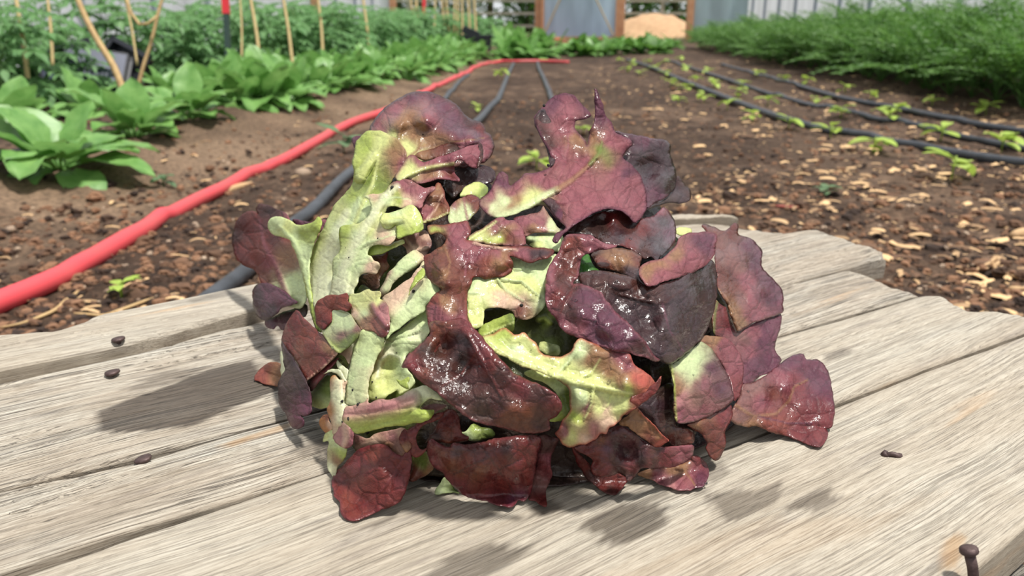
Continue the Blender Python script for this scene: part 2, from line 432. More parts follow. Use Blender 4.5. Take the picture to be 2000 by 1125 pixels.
RUSTS = [[(1855, 1112), (1853, 1080), (1863, 1056), (1880, 1052), (1870, 1085), (1866, 1115)], [(440, 868), (500, 845), (560, 825), (560, 835), (500, 856), (445, 876)],
         [(1010, 1190), (1500, 1010), (1750, 1000), (1850, 960), (1700, 1050), (1400, 1150)]]
def poly_sd(U, V, poly):
    """signed distance, positive inside"""
    P = np.array(poly); n = len(P); d = np.full(U.shape, 1e9); ins = np.zeros(U.shape, bool)
    for i in range(n):
        a = P[i]; b = P[(i + 1) % n]; ab = b - a
        t = np.clip(((U - a[0]) * ab[0] + (V - a[1]) * ab[1]) / (ab @ ab + 1e-12), 0, 1)
        d = np.minimum(d, np.hypot(U - a[0] - t * ab[0], V - a[1] - t * ab[1]))
        c = (a[1] > V) != (b[1] > V)
        xx = (b[0] - a[0]) * (V - a[1]) / (b[1] - a[1] + 1e-15) + a[0]
        ins ^= c & (U < xx)
    return np.where(ins, d, -d)

def npnoise(U, V, su, sv, z=0.0):
    return np.array([noise.noise((u * su, v * sv, z)) for u, v in zip(U.ravel(), V.ravel())]).reshape(U.shape)

def plank(f0, f1, fe, u0, z0, thick, gouge, label, seed, dv=0.0013, du=0.0035, gap=0.0009, lo_open=None, hi_open=None, rs=None):
    rs = rs or seed
    # across lines t, along lines s
    w = float(np.mean(f1(np.linspace(u0, 0.6, 20)) - f0(np.linspace(u0, 0.6, 20))))
    nv = max(6, int(w / dv)); T = np.linspace(0, 1, nv)
    # end position for each t (iterate: the end depends on v, v on u)
    ue = np.full(nv, 0.5)
    for _ in range(6):
        v = f0(ue) * (1 - T) + f1(ue) * T
        ue = fe(v)
    rg = np.array([noise.noise((t * w * 220, seed, 0)) for t in T]) * 0.0022 + np.array([noise.noise((t * w * 60, seed + 5, 0)) for t in T]) * 0.003
    ue = ue + rg
    nu = int((float(np.mean(ue)) - u0) / du)
    S = np.linspace(0, 1, nu)
    U = u0 + (ue[None, :] - u0) * S[:, None]
    ol = np.clip((U - lo_open) / 0.05, 0, 1) if lo_open is not None else np.ones_like(U)
    oh = np.clip((U - hi_open) / 0.05, 0, 1) if hi_open is not None else np.ones_like(U)
    lo = f0(U) + gap * (ol * 1.05 - .05); hi = f1(U) - gap * (oh * 1.05 - .05)
    wob = np.array([noise.noise((u * 14, seed * 3.1, 0)) for u in U[:, 0]]) * 0.0016
    lo = lo + wob[:, None] * (0.6 if seed > 1 else 1.8) * (ol if lo_open is not None else 1)
    V = lo * (1 - T) + hi * T
    # relief
    rel = npnoise(U, V, 5, 70, rs) * 0.0011 + npnoise(U, V, 16, 330, rs + 9) * 0.00055
    cr = npnoise(U, V, 4.5, 150, rs + 20)
    rel -= np.clip(1 - np.abs(cr) / 0.055, 0, 1) * np.clip(npnoise(U, V, 3, 25, rs + 40) * 3 + 0.4, 0, 1) * 0.0014
    d0 = (V - lo); d1 = (hi - V)
    Z = z0 + rel
    Z -= 0.0016 * np.exp(-d0 / 0.0012) * ol + 0.0016 * np.exp(-d1 / 0.0012) * oh
    de = (ue[None, :] - U)
    Z -= 0.0022 * np.exp(-de / 0.003)
    raw = np.exp(-d0 / 0.0012) * 0.3 * ol + np.exp(-d1 / 0.0012) * 0.3 * oh
    if gouge:
        gd, gw, ga, gb = gouge          # depth, width, from u, to u
        amp = np.clip((gb - U) / 0.12, 0, 1) * np.clip((U - ga) / 0.05, 0, 1)
        gwv = gw * (0.75 + 0.5 * npnoise(U, V * 0, 9, 0, seed + 3))
        sh = np.clip(1 - d0 / gwv, 0, 1)
        prof = np.where(sh > 0.25, 1.0, sh / 0.25)
        Z -= gd * amp * prof
        raw = np.maximum(raw, amp * prof * (0.45 + 0.5 * npnoise(U, V, 20, 200, 3)))
    wet = np.zeros_like(U); rust = np.zeros_like(U)
    nz = npnoise(U, V, 30, 420, 50) * 0.0025 + npnoise(U, V, 12, 120, 51) * 0.004
    for s, poly in STAINS:
        sd = poly_sd(U, V, [uv_of(*p) for p in poly])
        wet = np.maximum(wet, s * np.clip((sd + nz) / 0.0016 + 0.5, 0, 1))
    for poly in RUSTS:
        sd = poly_sd(U, V, [uv_of(*p) for p in poly])
        rust = np.maximum(rust, (0.16 if poly is RUSTS[2] else .6) * np.clip((sd + nz) / 0.003 + 0.5, 0, 1))
    top = np.stack([U, V, -Z], 2).reshape(-1, 3)
    idx = np.arange(nu * nv).reshape(nu, nv)
    f = np.stack([idx[:-1, :-1], idx[1:, :-1], idx[1:, 1:], idx[:-1, 1:]], 2).reshape(-1, 4)[:, ::-1]
    ring = list(idx[:, 0]) + list(idx[-1, 1:]) + list(idx[-2::-1, -1]) + list(idx[0, -2:0:-1])
    nb = len(top)
    low1 = top[ring].copy(); low1[:, 2] = -(z0 - thick * 0.45); low2 = top[ring].copy(); low2[:, 2] = -(z0 - thick)
    jz = np.array([noise.noise((p[0] * 60, p[1] * 60, 2)) for p in low1]) * 0.0015
    low1[:, 1] += jz; low1[:, 0] += jz
    verts = np.concatenate([top, low1, low2]).tolist(); m = len(ring)
    faces = f.tolist()
    for k in range(m):
        k2 = (k + 1) % m
        faces.append([ring[k], ring[k2], nb + k2, nb + k]); faces.append([nb + k, nb + k2, nb + m + k2, nb + m + k])
    faces.append([nb + m + k for k in range(m)])
    me = bpy.data.meshes.new('wooden_plank'); me.from_pydata(verts, [], faces); me.update()
    me.polygons.foreach_set('use_smooth', [True] * len(f) + [False] * (len(me.polygons) - len(f)))
    for nm, arr, low in (('wet', wet, 0), ('rust', rust, 0), ('raw', raw, 0.55)):
        a = me.attributes.new(nm, 'FLOAT', 'POINT')
        a.data.foreach_set('value', np.concatenate([arr.ravel(), np.full(2 * m, low)]).astype(np.float32))
    me.materials.append(M['smoothwood' if seed in (1, 4, 5) else 'wood'])
    o = link('wooden_plank', me); o.matrix_world = BM
    tag(o, label, 'plank', 'weathered boards under the lettuce')
    return o
ULEFT = uv_of(0, 1125)[0] - 0.16
plank(EB0, EB1, EE1, ULEFT, 0.006, 0.02, None, 'narrow raised rear plank with a wavy edge beside the soil', 1)
plank(EB1, EB2, EE2, ULEFT, 0.0, 0.016, (0.003, 0.006, -1, 0.2), 'wide grey plank with the big dark stain, left of the lettuce', 2)
plank(EB2, EB3, EE3, ULEFT, 0.0, 0.016, (0.0042, 0.008, uv_of(60, 950)[0], uv_of(480, 845)[0]), 'cracked grey plank in front of the darkly stained one', 3)
plank(EB3, EB4, EE4, ULEFT, 0.0, 0.016, (0.0035, 0.009, -1, uv_of(640, 930)[0]), 'pale plank whose ragged end reaches the right edge behind the long dark gap', 4, hi_open=uv_of(1340, 905)[0])
plank(EB4, EB5, EE5, ULEFT, 0.0, 0.018, None, 'front plank with wet spots and a bent nail, nearest the camera', 5, gap=0.0013, lo_open=uv_of(1340, 905)[0], rs=4)

# support beams under the boards, across the grain
def beam(u, w, v0, v1, label):
    mb = MB(); n = 26
    for i in range(n):
        pass
    vs = []; fs = []
    for i in range(n + 1):
        v = v0 + (v1 - v0) * i / n
        for j, (du_, dz) in enumerate([(-w, -0.021), (w * -0.3, -0.019), (w * .3, -0.0192), (w, -0.021), (w, -0.19 - 0.01), (-w, -0.2)]):
            q = noise.noise((i * .7, j * 2.1, u * 30)) * 0.0015
            vs.append((u + du_ + q, v, -(dz + q)))
    for i in range(n):
        for j in range(6):
            j2 = (j + 1) % 6
            fs.append((i * 6 + j, (i + 1) * 6 + j, (i + 1) * 6 + j2, i * 6 + j2))
    fs.append(tuple(range(6))); fs.append(tuple(n * 6 + k for k in range(5, -1, -1)))
    mb.add(vs, fs)
    o = mb.build('support_beam', M['darkwood']); o.matrix_world = BM
    tag(o, label, 'beam', 'beams under the boards')
ub, vb = uv_of(1985, 1120)
v_rear = float(EB0(0.1))
beam(ub + 0.005, 0.035, float(EB4(ub)) + 0.02, vb + 0.12, 'dark grey timber showing under the front plank at the bottom right')
beam(ULEFT + 0.12, 0.035, float(EB0(ULEFT + .12)) + 0.006, float(EB4(ULEFT + .12)) + 0.08, 'timber under the left ends of the boards')

# nails
def nail_flat(px, py, r, label, z=0.0015, tilt=0.0):
    p = ground(px, py, z)
    t = empty('flat_nail', p); tag(t, label, 'nail', 'flat headed nails in the boards')
    hd = MB(); n = 14
    prof = [(0.0, 0.0010), (0.6, 0.0011), (0.93, 0.0007), (1.0, 0.0001), (0.93, -0.0006), (0.3, -0.0008)]
    vs = []; fs = []
    for a, z_ in prof:
        for k in range(n):
            w = 2 * math.pi * k / n; q = 1 + 0.06 * math.sin(3 * w + px)
            vs.append((math.cos(w) * r * a * q, math.sin(w) * r * a * q * 0.95, z_ + tilt * math.cos(w) * r * a))
    for i in range(len(prof) - 1):
        for k in range(n):
            fs.append((i * n + k, i * n + (k + 1) % n, (i + 1) * n + (k + 1) % n, (i + 1) * n + k))
    hd.add(vs, fs)
    hd.build('nail_head', M['rust'], t, True)
    sk = MB(); sk.tube([(0, 0, 0), (0, 0, -0.012)], 0.0012, 8); sk.build('nail_shank', M['rust'], t, True)
nail_flat(219, 728, 0.0036, 'dark flat nail head standing proud left of the big dark stain', 0.0012, 0.12)
nail_flat(231, 663, 0.0034, 'flat nail head in the narrow rear plank', 0.0068, 0.1)
nail_flat(280, 897, 0.0033, 'brown nail head in the long groove at the lower left', 0.0006, 0.2)
# bent nail
t = empty('bent_nail', ground(1746, 893, 0.0)); tag(t, 'small bent rusty nail sunk in the front plank beside a crack', 'nail')
mb = MB(); mb.tube(spline([(-0.0026, 0.0006, 0.0006), (-0.0008, -0.0002, 0.0014), (0.0012, -0.0008, 0.0010), (0.0026, 0.0006, 0.0002), (0.003, 0.001, -0.003)], 0.0006), 0.0011, 6); mb.build('nail_shank', M['rust'], t, True)
mb = MB(); mb.tube([(-0.0032, 0.0012, 0.0000), (-0.0025, 0.0008, 0.0014)], 0.0017, 7); mb.build('nail_head', M['rust'], t, True)
# upright nail in the near corner
zb = 0.0
pn = ground(1902, 1135, zb); t = empty('upright_nail', pn); tag(t, 'tall rusty nail sticking up out of the front plank beside an orange streak', 'nail')
dn = plane_depth(1902, 1135, zb)
topn = unproj(1893, 1079, dn - 0.0015) - pn
mb = MB(); mb.tube([(0, 0, -0.012), (0, 0, 0), topn * 0.5 + Vector((0.0003, 0, 0)), topn], 0.0016, 10); mb.build('nail_shank', M['rust'], t, True)
mb = MB(); d_ = topn.normalized(); mb.tube([topn - d_ * 0.0004, topn + d_ * 0.0002, topn + d_ * 0.0014, topn + d_ * 0.0019], [0.0021, 0.0027, 0.0026, 0.0015], 12); mb.build('nail_head', M['rust'], t, True)

# ------------------------------------------------------------------ the lettuce
FR = {'A': (440, 160, 2.8125), 'B': (840, 160, 2.8125), '3': (440, 500, 3.126), '4': (760, 460, 2.812), '5': (1160, 400, 2.25),
      '6': (620, 740, 3.75), '7': (1000, 740, 3.75), 'P': (600, 340, 3.75), 'Q': (820, 340, 3.75), 'S': (1040, 380, 3.75),
      'T': (1040, 580, 3.75), 'U': (600, 560, 3.75), 'F': (0, 0, 1.0)}
PAL = {'W': (226, 230, 192), 'Y': (208, 216, 142), 'G': (168, 186, 88), 'g': (108, 128, 58), 'K': (204, 220, 166), 'N': (214, 184, 158),
       'n': (184, 128, 128), 'P': (144, 80, 92), 'O': (150, 112, 78), 'B': (106, 46, 38), 'b': (128, 56, 46), 'R': (108, 20, 26),
       'r': (118, 42, 52), 'M': (64, 16, 24), 'm': (52, 20, 18), 'V': (50, 22, 40), 'v': (96, 42, 70), 'T': (128, 88, 84),
       'c': (188, 92, 78), 'o': (112, 52, 26), 'D': (48, 108, 28), 'd': (56, 62, 28), 'C': (178, 120, 64), 'k': (40, 18, 24)}
DARK = {'W': 0, 'Y': .08, 'G': .15, 'g': .3, 'K': .05, 'N': .15, 'n': .35, 'P': .8, 'O': .5, 'B': .85, 'b': .8, 'R': .95, 'r': .85,
        'M': 1, 'm': 1, 'V': 1, 'v': .9, 'T': .6, 'c': .5, 'o': .9, 'D': .3, 'd': .4, 'C': .2, 'k': 1}
def toks(s):
    fr = FR['F']; out = []
    for t in s.split():
        if t.endswith(':') : fr = FR[t[0]]; continue
        a = t.split(','); x = float(a[0]) / fr[2] + fr[0]; y = float(a[1]) / fr[2] + fr[1]
        out.append((x, y) + tuple(a[2:]))
    return out
# the crown's front: distance of the leaf mass from the lens at points of the photograph (metres)
HC = [(740, 1012, .276), (900, 985, .286), (1050, 975, .289), (1200, 965, .292), (1340, 950, .297), (1590, 862, .326), (650, 920, .303), (575, 835, .330),
      (500, 745, .380), (470, 560, .435), (470, 450, .455), (560, 600, .378), (700, 280, .365), (830, 185, .372), (940, 250, .365), (1080, 195, .385),
      (1165, 180, .38), (1300, 290, .40), (1340, 380, .405), (1440, 450, .40), (1520, 600, .378), (1500, 700, .355), (1620, 780, .338),
      (620, 700, .325), (650, 480, .35), (760, 400, .335), (740, 620, .308), (720, 820, .288), (880, 620, .292), (880, 480, .315), (1000, 400, .335),
      (1000, 560, .300), (1200, 600, .290), (1050, 720, .282), (1180, 760, .276), (1200, 420, .335), (1320, 520, .318), (1380, 780, .302), (1430, 600, .345),
      (950, 880, .274), (1250, 880, .283), (950, 300, .36), (1150, 300, .36)]
HC = np.array(HC)
def rbf_fit(P, z, lin=True, smooth=1e-3):
    P = np.asarray(P, float) / 300.0; n = len(P)
    d = np.hypot(P[:, None, 0] - P[None, :, 0], P[:, None, 1] - P[None, :, 1])
    K = np.where(d > 1e-9, d ** 2 * np.log(d + 1e-12), 0) + np.eye(n) * smooth
    A = np.zeros((n + 3, n + 3)); A[:n, :n] = K; A[:n, n] = 1; A[:n, n + 1:] = P; A[n, :n] = 1; A[n + 1:, :n] = P.T
    w = np.linalg.lstsq(A, np.concatenate([z, np.zeros(3)]), rcond=None)[0]
    def f(Q):
        Q = np.asarray(Q, float) / 300.0
        d = np.hypot(Q[:, None, 0] - P[None, :, 0], Q[:, None, 1] - P[None, :, 1])
        return np.where(d > 1e-9, d ** 2 * np.log(d + 1e-12), 0) @ w[:n] + w[n] + Q @ w[n + 1:]
    return f
HULL = rbf_fit(HC[:, :2], HC[:, 2], smooth=0.02)
def board_depth(P): return HB / (SP + (P[:, 1] - 562.5) / FPX * CP)

def seg_dist(X, Y, pts):
    """distance to a polyline and the fraction along it"""
    best = np.full(X.shape, 1e9); fr = np.zeros(X.shape)
    n = len(pts) - 1
    for i in range(n):
        a = np.array(pts[i][:2]); b = np.array(pts[i + 1][:2]); ab = b - a
        t = np.clip(((X - a[0]) * ab[0] + (Y - a[1]) * ab[1]) / (ab @ ab + 1e-9), 0, 1)
        d = np.hypot(X - a[0] - t * ab[0], Y - a[1] - t * ab[1])
        m = d < best; best = np.where(m, d, best); fr = np.where(m, (i + t) / n, fr)
    return best, fr

def panel(o, c, z=0.0, r=(), i='', g=0.5, pk=0.5, e=None, und=1.0, st=3.4, curl=1.0, jag=1.0, seed=0.0):
    """one sheet of leaf: outline o, pigment points c, ribs r = (width0, width1, height mm, colour, path)"""
    O = toks(o); sd = O[0][0] * .13 + O[0][1] * .07 + seed
    ol = [Vector((p[0], p[1], 0)) for p in O]
    ring = spline(ol, st, True)
    m = len(ring); J = []
    for k, p in enumerate(ring):
        t = (ring[(k + 1) % m] - ring[k - 1]); nn = Vector((-t.y, t.x, 0))
        if nn.length > 1e-6: nn.normalize()
        q = noise.noise((k * st / 15, sd, 0)) * 2.0 + noise.noise((k * st / 5.5, sd, 5)) * 0.9
        J.append(p + nn * q * jag)
    # drop nearly repeated points
    rg = [J[0]]
    for p in J[1:]:
        if (p - rg[-1]).length > 0.8: rg.append(p)
    if (rg[0] - rg[-1]).length < 0.8: rg.pop()
    B = np.array([(p.x, p.y) for p in rg]); nb = len(B)
    x0, y0 = B.min(0); x1, y1 = B.max(0)
    gx, gy = np.meshgrid(np.arange(x0, x1, st), np.arange(y0, y1, st * .87))
    gx = gx + (np.arange(gx.shape[0]) % 2)[:, None] * st / 2
    gx = gx.ravel(); gy = gy.ravel()
    sdg = poly_sd(gx, gy, B.tolist()) if nb < 900 else None
    keep = sdg > st * 0.55
    Gp = np.stack([gx[keep], gy[keep]], 1); sdi = sdg[keep]
    P = np.concatenate([B, Gp]); ed = np.concatenate([np.zeros(nb), sdi])
    vin = [Vector((a, b)) for a, b in P]
    res = delaunay_2d_cdt(vin, [(k, (k + 1) % nb) for k in range(nb)], [list(range(nb))], 1, 1e-4)
    V2, F = res[0], res[2]; orig = res[3]
    P2 = np.array([(v.x, v.y) for v in V2])
    ed2 = np.array([ed[o_[0]] if o_ else 0.0 for o_ in orig])
    X, Y = P2[:, 0], P2[:, 1]
    # distance of the sheet from the lens
    D = HULL(P2) - z / 1000.0
    ctl = [(p[0], p[1], float(p[2])) for p in O if len(p) > 2] + [(p[0], p[1], float(p[2])) for p in toks(i)]
    if len(ctl):
        free = [(p[0], p[1], 0.0) for p in O[::3] if len(p) == 2]
        cc = np.array(ctl + free); w = np.zeros(len(P2)); acc = np.zeros(len(P2))
        for (a, b, h) in cc:
            q = 1 / (((X - a) ** 2 + (Y - b) ** 2) + 60.0) ** 1.4
            w += q; acc += q * h
        D = D - acc / w / 1000.0
    mm = 0.2                                   # about 0.2 mm of leaf per photo pixel
    xm, ym = X * mm, Y * mm
    lo = np.array([noise.noise((a / 17, b / 17, sd)) for a, b in zip(xm, ym)])
    md = np.array([noise.noise((a / 6.5, b / 6.5, sd + 3)) for a, b in zip(xm, ym)])
    cell = np.array([(lambda q: q[1] - q[0])(noise.voronoi((a / 9 + n_ * .28, b / 9 + l_ * .3, sd))[0]) for a, b, n_, l_ in zip(xm, ym, md, lo)])
    emm = ed2 * mm
    ruff = np.array([noise.noise((a / 5.0, b / 5.0, sd + 8)) for a, b in zip(xm, ym)])
    ins = 1 - np.exp(-emm / 3.0)
    rel = und * 2.6 * lo + pk * (0.5 * md + 1.15 * np.minimum(cell, 0.5)) * (0.35 + 0.65 * ins)
    rel += -curl * 0.75 * np.exp(-emm / 1.3) + ruff * 2.0 * np.exp(-emm / 4.5) * und
    # pigment
    cp = [(p[0], p[1], p[2]) for p in toks(c)]
    wx = X + 14 * lo + 12 * md; wy = Y + 14 * md - 12 * lo
    acc = np.zeros((len(P2), 3)); dk = np.zeros(len(P2)); w = np.zeros(len(P2))
    for (a, b, key) in cp:
        q = 1 / (((wx - a) ** 2 + (wy - b) ** 2) + 40.0) ** 1.7
        w += q; acc += q[:, None] * np.array(srgb(*PAL[key])[:3]); dk += q * DARK[key]
    acc /= w[:, None]; dk /= w
    if e:
        f = np.exp(-(emm / e[1]) ** 2)[:, None] * 0.85
        acc = acc * (1 - f) + f * np.array(srgb(*PAL[e[0]])[:3]); dk = dk * (1 - f[:, 0]) + f[:, 0] * DARK[e[0]]
    for (w0, w1, h, key, path) in r:
        pts = toks(path); ds, fr = seg_dist(X, Y, pts)
        half = (w0 + (w1 - w0) * fr) * 0.5
        k = np.clip(1 - (ds / half) ** 2, 0, 1)
        rel = rel * (1 - 0.6 * np.sqrt(k)) + h * np.sqrt(k) * (0.35 + .65 * half / (max(w0, w1) * .5))
        if w0 > 24: rel -= 0.35 * np.exp(-((ds / half) - 0.0) ** 2 / 0.05) - 0.22 * np.sin(ds / half * 9) * k
        kk = (np.clip(1.25 - ds / half, 0, 1) * 0.8)[:, None]
        acc = acc * (1 - kk) + kk * np.array(srgb(*PAL[key])[:3]); dk = dk * (1 - kk[:, 0]) + kk[:, 0] * DARK[key]
    D = D - rel / 1000.0
    bd = board_depth(P2) - 0.0022 - 0.0012 * (lo + .5)
    D = np.where(D > bd - 0.004, bd - 0.004 * np.exp(-(np.maximum(D - (bd - 0.004), 0)) / 0.004), D)
    W = unproj_np(P2, D)
    return W, F, acc, dk, np.full(len(P2), g), cell, np.stack([xm, ym], 1) / 10.0 + sd

LEAVES = []
def leaf(*panels, label=None, thick=0.55, name='leaf'):
    LEAVES.append((panels, label, thick, name))
def pn(o, c, **k): return (o, c, k)

# inner and rear leaves of the head, coloured dark for shade in the gaps
leaf(pn("F: 700,620 740,360 830,240 900,270 930,340 1000,400 1090,400 1200,340 1280,400 1320,470 1400,560 1450,700 1400,800 1200,860 900,860 740,800",
        "F: 800,400,V 1000,400,M 1200,400,k 1300,600,V 900,700,M 1200,750,V", z=-75, g=.5, pk=.7, st=7), thick=.8)
leaf(pn("F: 640,640 700,420 760,310 860,230 920,300 950,380 1060,390 1160,300 1230,330 1300,420 1330,480 1420,540 1480,700 1420,840 1250,900 900,900 700,840",
        "F: 700,500,M 800,350,B 1000,450,V 1200,350,V 1300,600,V 900,700,k 1200,750,V 1400,700,M", z=-48, g=.5, pk=.8, st=6), thick=.8)
leaf(pn("F: 640,760 640,560 700,420 800,330 920,340 1000,390 1060,380 1180,340 1290,430 1380,540 1440,660 1400,800 1300,880 1150,940 1000,950 850,940 720,900",
        "F: 680,560,g 740,450,d 860,420,k 1000,420,m 1200,450,k 1300,600,k 900,640,d 1000,660,d 1200,750,k 1350,760,m 900,900,k 1100,900,k 700,800,d", z=-20, g=.6, pk=1, st=5), thick=.8)
leaf(pn("F: 655,800 700,690 820,620 960,600 1080,560 1180,640 1250,760 1300,860 1200,930 1000,925 860,930 720,900",
        "F: 720,760,g 850,680,d 960,640,d 1060,640,g 1150,700,d 1200,850,k 900,850,k 1050,880,k", z=-9, g=.6, pk=1, st=5))
# far left
leaf(pn("A: 695,310 720,297 755,300 760,340 715,365 700,340", "A: 720,320,v", z=-28))
leaf(pn("A: 370,755 430,760 480,770 555,757 560,800 500,830 400,800", "A: 450,780,v 540,770,P", z=-25, g=.3))
leaf(pn("3: 250,390 248,430 290,452 320,428 355,458 400,390 490,370 495,300 440,290 425,320 350,345 300,370", "3: 300,420,v 400,350,V 460,330,k", z=-20, g=.4))
leaf(pn("3: 210,170 175,200 168,280 180,330 210,380 250,395 300,365 340,325 390,305 440,285 400,250 370,220 320,190 260,168",
        "3: 200,250,V 260,230,v 300,320,V 380,260,v", z=-6, g=.5, pk=1.1, curl=2),
     pn("A: 38,850 45,930 75,985 115,1015 165,1035 188,1080 195,1125 190,1160 250,1200 330,1230 420,1240 450,1150 430,1080 410,980 370,880 352,820 350,745 300,705 245,680 195,668 168,690 185,735 165,712 110,715 60,770",
        "A: 60,850,M 110,950,R 165,800,R 240,720,M 260,1000,P 330,960,O 380,1100,K 200,1150,R 300,1180,K 230,850,R 330,800,P", z=-10, g=.35, pk=.8,
        r=[(16, 5, 1.5, 'P', "A: 340,1180 280,1020 215,890 190,760")], i="A: 230,930,6 100,850,-3 300,800,5", curl=2, und=1.5), label='maroon outer leaf at the left')
leaf(pn("A: 235,800 240,765 265,745 300,740 350,755 385,782 440,785 490,765 512,742 530,765 522,805 505,845 490,880 470,960 462,1050 470,1130 490,1230 530,1370 500,1360 460,1220 430,1080 400,980 375,910 355,870 320,852 265,840",
        "A: 260,790,K 330,790,Y 430,850,G 450,950,K 460,1200,G 400,860,K 500,780,G", z=0, g=.3, pk=.5, i="A: 300,770,6 420,850,-4 500,790,4",
        r=[(10, 8, 1.5, 'K', "A: 300,800 380,880 430,1000 470,1200")]), label='narrow pale green leaf with a ruffled tip')
# top head
leaf(pn("A: 790,268,-6 830,200,-6 870,150,-7 920,110,-8 980,75,-9 1060,52,-10 1130,58,-10 1190,80,-10 1250,112,-9 1300,160,-8 1340,200,-8 1400,222,-9 1427,250,-9 1430,275,-8 1455,292,-8 1476,335,-8 1470,390,-6 1440,430,-5 1400,450,-4 1330,470 1260,470 1100,500 980,520 930,480 880,420 840,350",
        "A: 860,200,P 940,140,P 1060,90,v 1180,120,v 1300,250,v 1400,300,v 1450,360,P 1420,240,R 1340,205,M 1000,200,O 1080,210,O 900,300,Y 1050,300,O 1130,180,P 1250,200,v 1010,370,Y 950,250,O 1200,330,O 850,260,P 1330,320,P",
        z=-3, g=.9, pk=1.5, und=1.3, curl=2.5, i="A: 1100,200,5 1250,300,5 950,230,2 1020,300,-5 1100,330,-5 1350,320,3",
        r=[(7, 3, 1.2, 'O', "A: 1000,420 1080,360 1180,330 1300,325 1420,310"), (9, 3, 1.6, 'O', "A: 990,400 950,330 960,250 1010,160"), (8, 3, 1.2, 'O', "A: 1060,370 1095,300 1095,200")], e=('M', 1.2)),
     label='big glossy purple and olive leaf crowning the left side')
leaf(pn("A: 1265,445 1400,455 1470,480 1480,540 1440,560 1300,600 1250,640 1200,560", "A: 1300,500,k 1400,480,V 1430,530,V 1300,560,m", z=-10, g=1, pk=1))
leaf(pn("A: 455,1125,-6 458,1010,-7 480,930,-7 500,875,-7 560,760,-6 610,670,-5 690,580,-4 702,540 705,490 698,440 712,380,-3 718,330,-4 760,290 790,268 850,270 910,292 960,330 990,370 998,420 985,460 960,495 925,530 900,570 885,620 820,700 760,770 700,800 660,860 630,960 610,1125 640,1290 600,1340 560,1360 530,1330 510,1290 490,1230",
        "A: 520,1100,W 600,950,W 650,800,K 560,880,Y 720,650,G 700,560,G 780,480,G 830,400,Y 760,350,G 870,330,Y 940,360,O 980,430,P 820,560,g 740,700,K 850,620,G 580,1250,W 530,1000,Y 640,720,Y 960,420,O 800,720,K",
        z=1, g=.55, pk=1.1, r=[(62, 18, 4, 'W', "A: 580,1360 530,1150 545,1000 600,850 670,720"), (12, 4, 2.0, 'Y', "A: 700,800 740,700 810,560 830,470 850,350"), (26, 10, 5, 'Y', "A: 740,520 790,450 825,400"), (14, 8, 2, 'K', "A: 640,1000 680,800 740,640")],
        i="A: 860,520,-6 780,600,-2"), label='pale leaf with a broad whitish midrib')
leaf(pn("A: 1045,400 1120,370 1200,345 1250,330 1285,375 1230,400 1150,420 1085,430", "A: 1100,400,O 1200,370,B 1250,350,m", z=1, g=.4, pk=.5),  # dark panel, the crevice's shade below the rib put into its colour
     pn("A: 1396,340 1412,350 1415,420 1390,470 1386,430", "A: 1400,400,M", z=2, g=.6, st=2.5),
     pn("A: 1000,415 1040,405 1065,425 1090,445 1140,425 1230,395 1320,360 1400,338,-4 1406,352 1395,410 1385,473,-4 1330,455 1285,425 1258,445 1265,500 1283,545 1200,535 1130,545 1060,560 1000,530 960,545 930,520 960,480",
        "A: 1340,400,P 1240,420,P 1100,460,P 1050,430,P 1020,470,Y 960,520,Y 1150,500,O 1240,500,B 1200,530,P 1190,440,P", z=5, g=.5, pk=.6, e=('P', 1.0),
        r=[(14, 6, 2.5, 'Y', "A: 930,560 1000,510 1080,480 1180,460 1255,450")], i="A: 1150,510,-6 1240,500,-7 1300,410,3"),
     label='mauve leaf folded over at the top')
leaf(pn("Q: 295,160 320,110 370,75 400,55 450,60 490,90 495,120 470,160 440,190 400,165 340,160", "Q: 350,120,Y 430,90,G 460,130,g 400,80,Y", z=0, g=.8, pk=1.6, st=2.6))
leaf(pn("Q: 215,250 260,200 320,165 380,152 430,175 445,200 440,250 400,290 350,340 230,370 205,330", "Q: 250,290,K 300,220,O 370,180,R 420,230,R 330,300,K 270,230,P 370,250,K 400,170,R",
        z=3, g=1, pk=.6, r=[(6, 4, .8, 'P', "Q: 350,340 330,240 320,170")]))
leaf(pn("P: 935,95 950,68,-4 975,72,-4 1000,110 1005,160 1025,200 1042,250 1035,290 980,320 900,350 845,355 835,300 805,260 845,235 860,200 900,150",
        "P: 930,200,O 870,300,P 980,260,O 960,100,O 900,240,P 1000,200,B 940,300,O", z=4, g=.35, pk=.6, i="P: 950,220,-5",
        r=[(6, 5, 1.2, 'Y', "P: 845,355 940,330 1035,285"), (5, 3, .8, 'N', "P: 880,330 950,250 990,150")], e=('b', .7)))
# big pink leaf of the upper right and the dark glossy one behind it
leaf(pn("B: 1020,275 1060,280 1120,290 1200,308 1295,320 1320,350 1318,400 1335,440 1350,500 1352,560 1330,600 1290,640 1240,660 1190,690 1150,600 1060,430 1090,370 1110,335",
        "B: 1200,350,V 1280,400,V 1200,450,V 1150,400,V 1300,550,V 1250,640,v 1180,320,v", z=-4, g=1, pk=1.9, und=1.5, curl=2.5,
        i="B: 1200,480,-6 1280,560,5 1150,380,3"),
     pn("B: 1352,520 1385,540 1415,580 1433,620 1425,655 1380,665 1300,668 1230,690 1190,705 1200,680 1270,650 1330,600", "B: 1400,600,M 1300,655,k 1360,620,V", z=-5, g=.7, pk=1, curl=3),
     label='dark glossy puckered leaf at the top right')
leaf(pn("Q: 690,320 760,300 860,285 895,260 905,235 930,280 975,340 1010,390 1050,410 1000,435 900,430 820,440 770,455 740,400 700,360",
        "Q: 960,370,K 800,360,P 720,330,P 880,340,P 900,400,n 850,400,O", z=6, g=.7, pk=.8, i="Q: 850,380,3"))
